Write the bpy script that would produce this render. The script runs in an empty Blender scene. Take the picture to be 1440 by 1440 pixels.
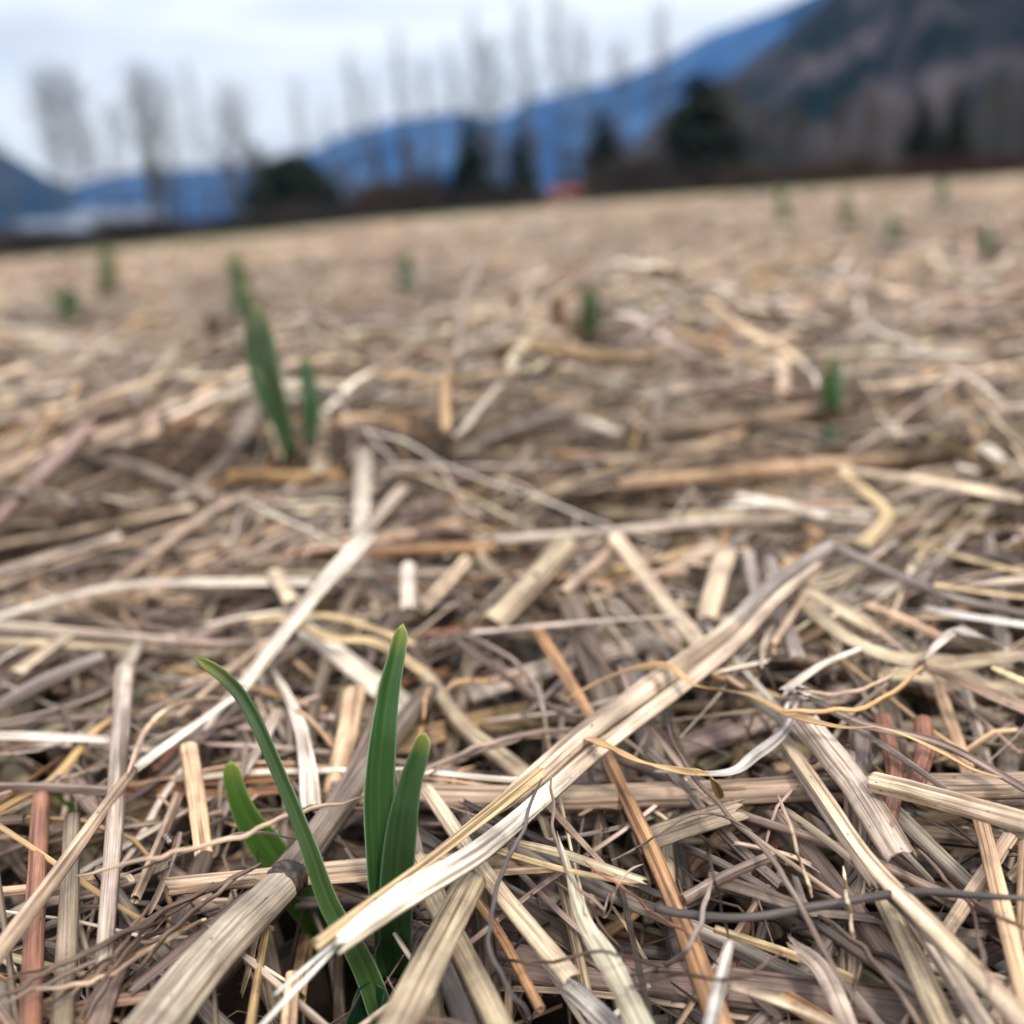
import bpy, math, random
import numpy as np
from mathutils import Vector

random.seed(7)
RNG = np.random.default_rng(11)
C = bpy.context.scene.collection
SC = bpy.context.scene

# ------------------------------------------------------------------ camera
FPX = 1440.0                       # focal length in pixels of the 1440 px photograph
CAM = np.array([0.0, 0.0, 0.150])
ROLL = math.atan(0.085)
PITCH = math.atan(430.0 * math.cos(ROLL) / FPX)
Rv = np.array([1.0, 0, 0]); Fv = np.array([0, math.cos(PITCH), -math.sin(PITCH)])
Uv = np.array([0, math.sin(PITCH), math.cos(PITCH)])
CX = math.cos(ROLL) * Rv - math.sin(ROLL) * Uv
CY = math.sin(ROLL) * Rv + math.cos(ROLL) * Uv
cd = bpy.data.cameras.new('camera'); cam = bpy.data.objects.new('camera', cd); C.objects.link(cam)
from mathutils import Matrix
M3 = Matrix((CX.tolist(), CY.tolist(), (-Fv).tolist())).transposed()
cam.matrix_world = Matrix.Translation(CAM.tolist()) @ M3.to_4x4()
cd.sensor_width = 36; cd.lens = 36; cd.clip_start = 0.01; cd.clip_end = 30000
cd.dof.use_dof = True; cd.dof.focus_distance = 0.240; cd.dof.aperture_fstop = 36 / 5.7
SC.camera = cam

# ------------------------------------------------------------------ sky, sun, exposure
SUN_EL, SUN_AZ = math.radians(52), math.radians(150)      # azimuth clockwise from +Y
w = bpy.data.worlds.new("World"); SC.world = w; w.use_nodes = True
nt = w.node_tree; nt.nodes.clear()
def N(nt, t, **k):
    n = nt.nodes.new(t)
    for a, b in k.items(): setattr(n, a, b)
    return n
out = N(nt, 'ShaderNodeOutputWorld'); bg = N(nt, 'ShaderNodeBackground'); bg.inputs['Strength'].default_value = 0.10
sky = N(nt, 'ShaderNodeTexSky', sky_type='NISHITA', sun_disc=False, sun_elevation=SUN_EL, sun_rotation=SUN_AZ)
tc = N(nt, 'ShaderNodeTexCoord'); sep = N(nt, 'ShaderNodeSeparateXYZ')
nt.links.new(tc.outputs['Generated'], sep.inputs[0])
mp = N(nt, 'ShaderNodeMapping'); mp.inputs['Scale'].default_value = (1.6, 1.6, 7.0); mp.inputs['Rotation'].default_value = (0, math.radians(-9), 0)
nt.links.new(tc.outputs['Generated'], mp.inputs[0])
nz = N(nt, 'ShaderNodeTexNoise'); nz.inputs['Scale'].default_value = 1.5; nz.inputs['Detail'].default_value = 6; nz.inputs['Distortion'].default_value = 0.6
nt.links.new(mp.outputs[0], nz.inputs['Vector'])
cr = N(nt, 'ShaderNodeValToRGB')
cr.color_ramp.elements[0].position = 0.36; cr.color_ramp.elements[0].color = (4.1, 4.15, 4.3, 1)
cr.color_ramp.elements[1].position = 0.58; cr.color_ramp.elements[1].color = (6.2, 6.2, 6.1, 1)
e = cr.color_ramp.elements.new(0.47); e.color = (5.0, 5.15, 5.3, 1)
nt.links.new(nz.outputs['Fac'], cr.inputs['Fac'])
grad = N(nt, 'ShaderNodeMapRange'); grad.inputs['From Min'].default_value = 0.0; grad.inputs['From Max'].default_value = 0.9
grad.inputs['To Min'].default_value = 1.0; grad.inputs['To Max'].default_value = 3.0
nt.links.new(sep.outputs['Z'], grad.inputs['Value'])
sc_ = N(nt, 'ShaderNodeVectorMath', operation='SCALE')
nt.links.new(cr.outputs['Color'], sc_.inputs[0]); nt.links.new(grad.outputs[0], sc_.inputs['Scale'])
mx = N(nt, 'ShaderNodeMix', data_type='RGBA'); mx.inputs['Factor'].default_value = 0.94
nt.links.new(sky.outputs[0], mx.inputs['A']); nt.links.new(sc_.outputs[0], mx.inputs['B'])
nt.links.new(mx.outputs['Result'], bg.inputs['Color']); nt.links.new(bg.outputs[0], out.inputs['Surface'])
sd = bpy.data.lights.new('sun', 'SUN'); sd.energy = 2.1; sd.angle = math.radians(9); sd.color = (1.0, 0.93, 0.82)
so = bpy.data.objects.new('sun', sd); C.objects.link(so)
sdir = Vector((math.sin(SUN_AZ) * math.cos(SUN_EL), math.cos(SUN_AZ) * math.cos(SUN_EL), math.sin(SUN_EL)))
so.rotation_euler = sdir.to_track_quat('Z', 'Y').to_euler()
SC.view_settings.view_transform = 'Standard'; SC.view_settings.look = 'None'
SC.view_settings.exposure = 0.66; SC.view_settings.gamma = 1
SC.render.engine = 'CYCLES'
SC.cycles.use_denoising = True; SC.cycles.max_bounces = 6; SC.cycles.volume_bounces = 0
SC.cycles.diffuse_bounces = 3; SC.cycles.sample_clamp_indirect = 4

# ------------------------------------------------------------------ small helpers
def ray(px, py):
    d = CX * (px - 720) / FPX - CY * (py - 720) / FPX + Fv
    return d
def on_z(px, py, z):
    d = ray(px, py); t = (z - CAM[2]) / d[2]
    return CAM + d * t
def on_y(px, py, Y):
    d = ray(px, py); return CAM + d * (Y / d[1])
def to_px(p):
    v = np.asarray(p) - CAM; z = v @ Fv
    return 720 + FPX * (v @ CX) / z, 720 - FPX * (v @ CY) / z
def depth_of(p): return (np.asarray(p) - CAM) @ Fv

def tag(o, label=None, cat=None, group=None, kind=None):
    if label: o['label'] = label
    if cat: o['category'] = cat
    if group: o['group'] = group
    if kind: o['kind'] = kind
    return o
def link(o, parent=None):
    C.objects.link(o)
    if parent is not None: o.parent = parent
    return o
def empty(name, loc):
    o = bpy.data.objects.new(name, None); o.location = loc; o.empty_display_size = 0.01; C.objects.link(o); return o

def build(name, V, F, mat, parent=None, col=None, suv=None, smooth=True, origin=None):
    """V (n,3); F list of (m,k) index arrays, one per polygon size"""
    V = np.asarray(V, dtype=np.float32).reshape(-1, 3).copy()
    if origin is not None: V -= np.asarray(origin, dtype=np.float32)
    me = bpy.data.meshes.new(name)
    F = [np.asarray(f, dtype=np.int32) for f in F if len(f)]
    loops = np.concatenate([f.ravel() for f in F]); tot = np.concatenate([np.full(len(f), f.shape[1], dtype=np.int32) for f in F])
    start = np.concatenate([[0], np.cumsum(tot)[:-1]]).astype(np.int32)
    me.vertices.add(len(V)); me.vertices.foreach_set('co', V.ravel())
    me.loops.add(len(loops)); me.loops.foreach_set('vertex_index', loops)
    me.polygons.add(len(tot)); me.polygons.foreach_set('loop_start', start); me.polygons.foreach_set('loop_total', tot)
    me.polygons.foreach_set('use_smooth', np.full(len(tot), smooth))
    me.update(calc_edges=True)
    if col is not None:
        c = np.ones((len(V), 4), dtype=np.float32); c[:, :3] = np.asarray(col).reshape(-1, 3)
        a = me.color_attributes.new('Col', 'FLOAT_COLOR', 'POINT'); a.data.foreach_set('color', c.ravel())
    if suv is not None:
        a = me.attributes.new('suv', 'FLOAT_VECTOR', 'POINT'); a.data.foreach_set('vector', np.asarray(suv, dtype=np.float32).ravel())
    me.materials.append(mat)
    o = bpy.data.objects.new(name, me)
    if origin is not None: o.location = [float(t) for t in origin]
    return link(o, parent)

def smoothnoise(x, y, sc, seed=0):
    """cheap smooth 2-D noise in -1..1 from summed sines"""
    r = np.random.default_rng(seed); v = 0.0
    for _ in range(7):
        a = r.uniform(0, 2 * math.pi); k = r.uniform(0.6, 1.7) / sc * 2 * math.pi; ph = r.uniform(0, 6.28)
        v = v + np.sin((np.cos(a) * x + np.sin(a) * y) * k + ph + 0.8 * np.sin((np.sin(a) * x - np.cos(a) * y) * k * 0.7 + ph))
    return v / 4.2

def macro(x, y):
    """broad shape of the mulch surface"""
    r = np.hypot(x, y)
    m = 0.005 * smoothnoise(x, y, 0.35, 3) * np.clip((r - 0.35) / 0.5, 0, 1)
    m = m + 0.009 * smoothnoise(x, y, 1.3, 5) * np.clip((r - 0.9) / 1.5, 0, 1)
    m = m + 0.05 * smoothnoise(x, y, 9, 8) * np.clip((r - 5) / 12, 0, 1)
    a = np.arctan2(x, np.maximum(y, 1e-3))
    m = m - np.clip((-a - 0.10), 0, 1) * 1.2 * np.clip((r - 8) / 50, 0, 1.2) - 0.10 * np.clip((r - 8) / 50, 0, 1.2)
    m = m - np.clip((a - 0.15), 0, 1) * 1.3 * np.clip((r - 8) / 50, 0, 1.2)
    return m

# ------------------------------------------------------------------ materials
def newmat(name):
    m = bpy.data.materials.new(name); m.use_nodes = True
    nt = m.node_tree; b = nt.nodes['Principled BSDF']; return m, nt, b
def mulcol(nt, a, fac_out, f=1.0):
    n = N(nt, 'ShaderNodeMix', data_type='RGBA', blend_type='MULTIPLY'); n.inputs['Factor'].default_value = f
    nt.links.new(a, n.inputs['A']); nt.links.new(fac_out, n.inputs['B']); return n.outputs['Result']

def straw_material(name='dry_straw', rough=0.5, fibre=2600, contrast=0.58, spots=True):
    m, nt, b = newmat(name)
    at = N(nt, 'ShaderNodeAttribute', attribute_name='Col'); sv = N(nt, 'ShaderNodeAttribute', attribute_name='suv')
    mp = N(nt, 'ShaderNodeMapping'); mp.inputs['Scale'].default_value = (fibre, fibre * 0.018, fibre)
    nt.links.new(sv.outputs['Vector'], mp.inputs[0])
    n1 = N(nt, 'ShaderNodeTexNoise'); n1.inputs['Scale'].default_value = 1; n1.inputs['Detail'].default_value = 4; n1.inputs['Roughness'].default_value = 0.65
    nt.links.new(mp.outputs[0], n1.inputs['Vector'])
    r1 = N(nt, 'ShaderNodeValToRGB'); r1.color_ramp.elements[0].position = 0.30; r1.color_ramp.elements[1].position = 0.66
    lo = 1 - contrast
    r1.color_ramp.elements[0].color = (lo, lo * 0.95, lo * 0.9, 1); r1.color_ramp.elements[1].color = (1.12, 1.12, 1.12, 1)
    nt.links.new(n1.outputs['Fac'], r1.inputs['Fac'])
    c = mulcol(nt, at.outputs['Color'], r1.outputs['Color'])
    mpb = N(nt, 'ShaderNodeMapping'); mpb.inputs['Scale'].default_value = (fibre * .38, fibre * 0.006, fibre * .38)
    nt.links.new(sv.outputs['Vector'], mpb.inputs[0])
    nb_ = N(nt, 'ShaderNodeTexNoise'); nb_.inputs['Scale'].default_value = 1; nb_.inputs['Detail'].default_value = 2
    nt.links.new(mpb.outputs[0], nb_.inputs['Vector'])
    rb_ = N(nt, 'ShaderNodeValToRGB'); rb_.color_ramp.elements[0].position = 0.37; rb_.color_ramp.elements[1].position = 0.50
    rb_.color_ramp.elements[0].color = (0.42, 0.36, 0.32, 1); rb_.color_ramp.elements[1].color = (1.06, 1.06, 1.06, 1)
    nt.links.new(nb_.outputs['Fac'], rb_.inputs['Fac']); c = mulcol(nt, c, rb_.outputs['Color'])
    mp2 = N(nt, 'ShaderNodeMapping'); mp2.inputs['Scale'].default_value = (160, 45, 160)
    nt.links.new(sv.outputs['Vector'], mp2.inputs[0])
    n2 = N(nt, 'ShaderNodeTexNoise'); n2.inputs['Scale'].default_value = 1; n2.inputs['Detail'].default_value = 4
    nt.links.new(mp2.outputs[0], n2.inputs['Vector'])
    r2 = N(nt, 'ShaderNodeValToRGB'); r2.color_ramp.elements[0].position = 0.34; r2.color_ramp.elements[0].color = (0.62, 0.58, 0.60, 1)
    r2.color_ramp.elements[1].position = 0.58; r2.color_ramp.elements[1].color = (1, 1, 1, 1)
    nt.links.new(n2.outputs['Fac'], r2.inputs['Fac'])
    c = mulcol(nt, c, r2.outputs['Color'])
    if spots:      # small dark mildew specks drawn out along the stalk
        mp3 = N(nt, 'ShaderNodeMapping'); mp3.inputs['Scale'].default_value = (1100, 420, 1100)
        nt.links.new(sv.outputs['Vector'], mp3.inputs[0])
        n3 = N(nt, 'ShaderNodeTexNoise'); n3.inputs['Scale'].default_value = 1; n3.inputs['Detail'].default_value = 1
        nt.links.new(mp3.outputs[0], n3.inputs['Vector'])
        r3 = N(nt, 'ShaderNodeValToRGB'); r3.color_ramp.elements[0].position = 0.22; r3.color_ramp.elements[0].color = (0.22, 0.18, 0.17, 1)
        r3.color_ramp.elements[1].position = 0.28; r3.color_ramp.elements[1].color = (1, 1, 1, 1)
        nt.links.new(n3.outputs['Fac'], r3.inputs['Fac'])
        c = mulcol(nt, c, r3.outputs['Color'])
    nt.links.new(c, b.inputs['Base Color'])
    b.inputs['Roughness'].default_value = rough; b.inputs['Specular IOR Level'].default_value = 0.42
    bp = N(nt, 'ShaderNodeBump'); bp.inputs['Strength'].default_value = 0.9; bp.inputs['Distance'].default_value = 0.0003
    nt.links.new(n1.outputs['Fac'], bp.inputs['Height']); nt.links.new(bp.outputs[0], b.inputs['Normal'])
    return m
M_STRAW = straw_material()
M_MASS = straw_material('mulch_straw', rough=0.6, contrast=0.45, spots=False)
M_FIBRE = straw_material('dry_fibre', rough=0.6, contrast=0.3, spots=False)

def leaf_material():
    m, nt, b = newmat('garlic_leaf')
    at = N(nt, 'ShaderNodeAttribute', attribute_name='Col'); sv = N(nt, 'ShaderNodeAttribute', attribute_name='suv')
    mp = N(nt, 'ShaderNodeMapping'); mp.inputs['Scale'].default_value = (1500, 9, 1)
    nt.links.new(sv.outputs['Vector'], mp.inputs[0])
    n1 = N(nt, 'ShaderNodeTexNoise'); n1.inputs['Scale'].default_value = 1; n1.inputs['Detail'].default_value = 3
    nt.links.new(mp.outputs[0], n1.inputs['Vector'])
    r1 = N(nt, 'ShaderNodeValToRGB'); r1.color_ramp.elements[0].position = 0.3; r1.color_ramp.elements[1].position = 0.7
    r1.color_ramp.elements[0].color = (0.68, 0.76, 0.7, 1); r1.color_ramp.elements[1].color = (1.2, 1.12, 1.2, 1)
    nt.links.new(n1.outputs['Fac'], r1.inputs['Fac'])
    c = mulcol(nt, at.outputs['Color'], r1.outputs['Color'])
    nt.links.new(c, b.inputs['Base Color'])
    b.inputs['Roughness'].default_value = 0.36; b.inputs['Specular IOR Level'].default_value = 0.5
    bp = N(nt, 'ShaderNodeBump'); bp.inputs['Strength'].default_value = 0.3; bp.inputs['Distance'].default_value = 0.0002
    nt.links.new(n1.outputs['Fac'], bp.inputs['Height']); nt.links.new(bp.outputs[0], b.inputs['Normal'])
    tr = N(nt, 'ShaderNodeBsdfTranslucent'); g = N(nt, 'ShaderNodeMix', data_type='RGBA', blend_type='MULTIPLY')
    g.inputs['Factor'].default_value = 1; g.inputs['B'].default_value = (1.8, 1.8, 0.5, 1); nt.links.new(c, g.inputs['A'])
    nt.links.new(g.outputs['Result'], tr.inputs['Color'])
    ms = N(nt, 'ShaderNodeMixShader'); ms.inputs[0].default_value = 0.28
    o = nt.nodes['Material Output']
    nt.links.new(b.outputs[0], ms.inputs[1]); nt.links.new(tr.outputs[0], ms.inputs[2]); nt.links.new(ms.outputs[0], o.inputs['Surface'])
    return m
M_LEAF = leaf_material()

def plain(name, col, rough=0.8, var=0.25, scale=3.0):
    m, nt, b = newmat(name)
    tc = N(nt, 'ShaderNodeTexCoord'); n = N(nt, 'ShaderNodeTexNoise'); n.inputs['Scale'].default_value = scale; n.inputs['Detail'].default_value = 4
    nt.links.new(tc.outputs['Object'], n.inputs['Vector'])
    r = N(nt, 'ShaderNodeValToRGB'); r.color_ramp.elements[0].position = .3; r.color_ramp.elements[1].position = .7
    a = [max(0, k * (1 - var)) for k in col]; d = [k * (1 + var) for k in col]
    r.color_ramp.elements[0].color = (*a, 1); r.color_ramp.elements[1].color = (*d, 1)
    nt.links.new(n.outputs['Fac'], r.inputs['Fac']); nt.links.new(r.outputs[0], b.inputs['Base Color'])
    b.inputs['Roughness'].default_value = rough; b.inputs['Specular IOR Level'].default_value = 0.2
    return m

def ground_material():
    m, nt, b = newmat('field_soil_and_litter')
    geo = N(nt, 'ShaderNodeNewGeometry')
    ln = N(nt, 'ShaderNodeVectorMath', operation='LENGTH'); nt.links.new(geo.outputs['Position'], ln.inputs[0])
    n1 = N(nt, 'ShaderNodeTexNoise'); n1.inputs['Scale'].default_value = 60; n1.inputs['Detail'].default_value = 6
    nt.links.new(geo.outputs['Position'], n1.inputs['Vector'])
    soil = N(nt, 'ShaderNodeValToRGB'); soil.color_ramp.elements[0].color = (0.006, 0.004, 0.003, 1); soil.color_ramp.elements[1].color = (0.045, 0.03, 0.022, 1)
    nt.links.new(n1.outputs['Fac'], soil.inputs['Fac'])
    mp = N(nt, 'ShaderNodeMapping'); mp.inputs['Scale'].default_value = (3.5, 1.6, 1)
    nt.links.new(geo.outputs['Position'], mp.inputs[0])
    n2 = N(nt, 'ShaderNodeTexNoise'); n2.inputs['Scale'].default_value = 1.2; n2.inputs['Detail'].default_value = 9; n2.inputs['Roughness'].default_value = 0.7
    nt.links.new(mp.outputs[0], n2.inputs['Vector'])
    straw = N(nt, 'ShaderNodeValToRGB'); straw.color_ramp.elements[0].position = 0.40; straw.color_ramp.elements[1].position = 0.60
    straw.color_ramp.elements[0].color = (0.19, 0.135, 0.10, 1); straw.color_ramp.elements[1].color = (0.60, 0.48, 0.37, 1)
    nt.links.new(n2.outputs['Fac'], straw.inputs['Fac'])
    f1 = N(nt, 'ShaderNodeMapRange'); f1.inputs['From Min'].default_value = 3.0; f1.inputs['From Max'].default_value = 6.0
    nt.links.new(ln.outputs['Value'], f1.inputs['Value'])
    a = N(nt, 'ShaderNodeMix', data_type='RGBA'); nt.links.new(f1.outputs[0], a.inputs['Factor'])
    nt.links.new(soil.outputs[0], a.inputs['A']); nt.links.new(straw.outputs[0], a.inputs['B'])
    # beyond the field the ground is rough grass
    n3 = N(nt, 'ShaderNodeTexNoise'); n3.inputs['Scale'].default_value = 0.15; n3.inputs['Detail'].default_value = 5
    nt.links.new(geo.outputs['Position'], n3.inputs['Vector'])
    gr = N(nt, 'ShaderNodeValToRGB'); gr.color_ramp.elements[0].position = .35; gr.color_ramp.elements[1].position = .65
    gr.color_ramp.elements[0].color = (0.05, 0.075, 0.02, 1); gr.color_ramp.elements[1].color = (0.12, 0.13, 0.06, 1)
    nt.links.new(n3.outputs['Fac'], gr.inputs['Fac'])
    f2 = N(nt, 'ShaderNodeMapRange'); f2.inputs['From Min'].default_value = 36; f2.inputs['From Max'].default_value = 41
    nt.links.new(ln.outputs['Value'], f2.inputs['Value'])
    g = N(nt, 'ShaderNodeMix', data_type='RGBA'); nt.links.new(f2.outputs[0], g.inputs['Factor'])
    nt.links.new(a.outputs['Result'], g.inputs['A']); nt.links.new(gr.outputs[0], g.inputs['B'])
    nt.links.new(g.outputs['Result'], b.inputs['Base Color'])
    b.inputs['Roughness'].default_value = 0.95; b.inputs['Specular IOR Level'].default_value = 0.1
    bp = N(nt, 'ShaderNodeBump'); bp.inputs['Strength'].default_value = 0.6; bp.inputs['Distance'].default_value = 0.01
    nt.links.new(n1.outputs['Fac'], bp.inputs['Height']); nt.links.new(bp.outputs[0], b.inputs['Normal'])
    return m
M_GROUND = ground_material()

# ------------------------------------------------------------------ ground sheet to the horizon
DEEP = 0.050      # thickness of the mulch near the camera
def make_ground():
    rr = np.concatenate([np.linspace(0.0, 3, 40), np.geomspace(3.15, 9000, 120)])
    th = np.linspace(-math.pi, math.pi, 241)[:-1]
    R, T = np.meshgrid(rr, th, indexing='ij'); X = R * np.sin(T); Y = R * np.cos(T)
    Z = macro(X, Y)
    Z = Z - DEEP * (1 - 0.8 * np.clip((R - 2.5) / 4, 0, 1)) + 0.006 * smoothnoise(X, Y, 0.2, 21) * (R < 20)
    Z = np.where(R > 70, np.minimum(Z, Z), Z)
    nR, nT = R.shape; idx = np.arange(nR * nT).reshape(nR, nT)
    a = idx[1:-1, :]; b = idx[2:, :]
    q = np.stack([a, b, np.roll(b, -1, 1), np.roll(a, -1, 1)], -1).reshape(-1, 4)
    tri = np.stack([np.full(nT, idx[0, 0]), idx[1], np.roll(idx[1], -1)], -1)
    V = np.stack([X, Y, Z], -1).reshape(-1, 3)
    o = build('ground', V, [q[:, ::-1], tri[:, ::-1]], M_GROUND); tag(o, kind='structure')
make_ground()
def gz(x, y): return float(macro(np.array(x), np.array(y)) - 0.2 * DEEP)

# ------------------------------------------------------------------ mountains
def mountain(name, pts, D0, D1, mat, label=None, seed=1, rough=0.10, back=1.5, amp=1.0):
    """a ridge of real hills: crest at distance D0..D1, foot nearer, back slope behind; pts = skyline as (px, py)"""
    pts = sorted(pts); px = np.linspace(pts[0][0], pts[-1][0], 170)
    py = np.interp(px, [p[0] for p in pts], [p[1] for p in pts])
    n = len(px); K = 34; V = np.zeros((n, K, 3))
    for i in range(n):
        d = ray(px[i], py[i]); az = math.atan2(d[0], d[1]); tan_el = d[2] / math.hypot(d[0], d[1])
        Dc = D0 + (D1 - D0) * i / (n - 1)
        Dc *= 1 + 0.04 * math.sin(i * 0.13 + seed)
        h = max(Dc * tan_el, 4)
        for k in range(K):
            t = k / (K - 1) * 1.6
            if t <= 1: r = Dc * (0.52 + 0.48 * t); z = h * (t ** 1.15)
            else: r = Dc * (1 + (t - 1) * back); z = h * (1 - ((t - 1) / 0.6) ** 1.3) - 20 * (t - 1)
            gul = math.sin(az * 60 + 3 * math.sin(t * 5 + seed)) * 0.5 + math.sin(az * 133 + seed + 4 * t) * 0.3 + math.sin(az * 290 + 9 * t) * 0.15
            wgt = max(0, math.sin(min(t, 1) * math.pi))
            z += h * rough * gul * wgt * amp
            x = r * math.sin(az); y = r * math.cos(az)
            V[i, k] = (x, y, z - 2)
    idx = np.arange(n * K).reshape(n, K)
    q = np.stack([idx[:-1, :-1], idx[1:, :-1], idx[1:, 1:], idx[:-1, 1:]], -1).reshape(-1, 4)
    o = build(name, V, [q], mat); tag(o, kind='structure'); return o

def hill_material(name, stops, scale, zs=1.0):
    m, nt, b = newmat(name)
    geo = N(nt, 'ShaderNodeNewGeometry'); mp = N(nt, 'ShaderNodeMapping'); mp.inputs['Scale'].default_value = (scale, scale, scale * zs)
    nt.links.new(geo.outputs['Position'], mp.inputs[0])
    n = N(nt, 'ShaderNodeTexNoise'); n.inputs['Scale'].default_value = 1; n.inputs['Detail'].default_value = 7; n.inputs['Roughness'].default_value = 0.6
    nt.links.new(mp.outputs[0], n.inputs['Vector'])
    r = N(nt, 'ShaderNodeValToRGB'); els = r.color_ramp.elements
    els[0].position = stops[0][0]; els[0].color = (*stops[0][1], 1); els[1].position = stops[-1][0]; els[1].color = (*stops[-1][1], 1)
    for p, c in stops[1:-1]: e = els.new(p); e.color = (*c, 1)
    nt.links.new(n.outputs['Fac'], r.inputs['Fac']); nt.links.new(r.outputs[0], b.inputs['Base Color'])
    b.inputs['Roughness'].default_value = 1; b.inputs['Specular IOR Level'].default_value = 0.0
    return m
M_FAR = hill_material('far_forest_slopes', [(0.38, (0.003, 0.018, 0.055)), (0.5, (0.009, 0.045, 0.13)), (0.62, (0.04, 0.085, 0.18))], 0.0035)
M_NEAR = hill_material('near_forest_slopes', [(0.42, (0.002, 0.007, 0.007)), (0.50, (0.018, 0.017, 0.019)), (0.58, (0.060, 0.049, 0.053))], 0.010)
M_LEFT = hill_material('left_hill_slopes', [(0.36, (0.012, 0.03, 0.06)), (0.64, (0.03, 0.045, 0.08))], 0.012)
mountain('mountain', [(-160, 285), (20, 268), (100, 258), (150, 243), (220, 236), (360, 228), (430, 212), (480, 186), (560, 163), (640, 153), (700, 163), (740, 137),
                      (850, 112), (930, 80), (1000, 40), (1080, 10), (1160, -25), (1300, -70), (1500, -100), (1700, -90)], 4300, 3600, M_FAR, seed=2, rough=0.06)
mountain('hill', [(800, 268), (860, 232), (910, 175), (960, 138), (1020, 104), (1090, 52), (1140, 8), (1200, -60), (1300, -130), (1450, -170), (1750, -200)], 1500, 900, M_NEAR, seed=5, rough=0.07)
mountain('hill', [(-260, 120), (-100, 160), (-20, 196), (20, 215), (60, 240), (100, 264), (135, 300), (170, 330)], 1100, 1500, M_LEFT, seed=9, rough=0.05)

# ------------------------------------------------------------------ haze
hb = bpy.data.meshes.new('haze')
x0, x1, y0, y1, z0, z1 = -6000, 6000, -400, 7200, -60, 1150
hv = [(x0, y0, z0), (x1, y0, z0), (x1, y1, z0), (x0, y1, z0), (x0, y0, z1), (x1, y0, z1), (x1, y1, z1), (x0, y1, z1)]
hb.from_pydata(hv, [], [(3, 2, 1, 0), (4, 5, 6, 7), (0, 1, 5, 4), (1, 2, 6, 5), (2, 3, 7, 6), (3, 0, 4, 7)])
ho = bpy.data.objects.new('haze', hb); link(ho); tag(ho, kind='stuff')
hm = bpy.data.materials.new('air'); hm.use_nodes = True; hnt = hm.node_tree; hnt.nodes.clear()
pv = N(hnt, 'ShaderNodeVolumePrincipled'); pv.inputs['Color'].default_value = (0.26, 0.47, 0.85, 1); pv.inputs['Density'].default_value = 0.00006
pv.inputs['Anisotropy'].default_value = 0.0
hout = N(hnt, 'ShaderNodeOutputMaterial'); hnt.links.new(pv.outputs[0], hout.inputs['Volume']); hb.materials.append(hm)

# ------------------------------------------------------------------ trees
M_BARK = plain('grey_bark', (0.13, 0.115, 0.105), var=0.3)
M_TWIG = plain('bare_twigs', (0.095, 0.086, 0.084), var=0.2)
M_BRUSH = plain('dark_brush', (0.035, 0.028, 0.028), var=0.35)
M_RED = plain('red_twig_brush', (0.06, 0.028, 0.026), var=0.3)
M_NEEDLE = plain('dark_needles', (0.014, 0.022, 0.013), var=0.35, scale=1.5)
M_BROWN = plain('brown_dead_leaves', (0.06, 0.04, 0.03), var=0.3)

def prisms(A, B, ra, rb, m=3):
    """many tapered m-sided sticks from A to B"""
    A = np.asarray(A); B = np.asarray(B); n = len(A)
    D = B - A; D = D / np.maximum(np.linalg.norm(D, axis=1, keepdims=True), 1e-9)
    ref = np.where(np.abs(D[:, 2:3]) > 0.9, np.array([[1.0, 0, 0]]), np.array([[0, 0, 1.0]]))
    S = np.cross(D, ref); S /= np.linalg.norm(S, axis=1, keepdims=True); T = np.cross(S, D)
    an = np.arange(m) * 2 * math.pi / m
    ring = S[:, None, :] * np.cos(an)[None, :, None] + T[:, None, :] * np.sin(an)[None, :, None]
    VA = A[:, None] + ring * np.asarray(ra)[:, None, None]; VB = B[:, None] + ring * np.asarray(rb)[:, None, None]
    V = np.concatenate([VA, VB], 1).reshape(-1, 3)
    base = (np.arange(n) * 2 * m)[:, None]; j = np.arange(m)
    q = np.stack([base + j, base + (j + 1) % m, base + m + (j + 1) % m, base + m + j], -1).reshape(-1, 4)
    return V, q

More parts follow.
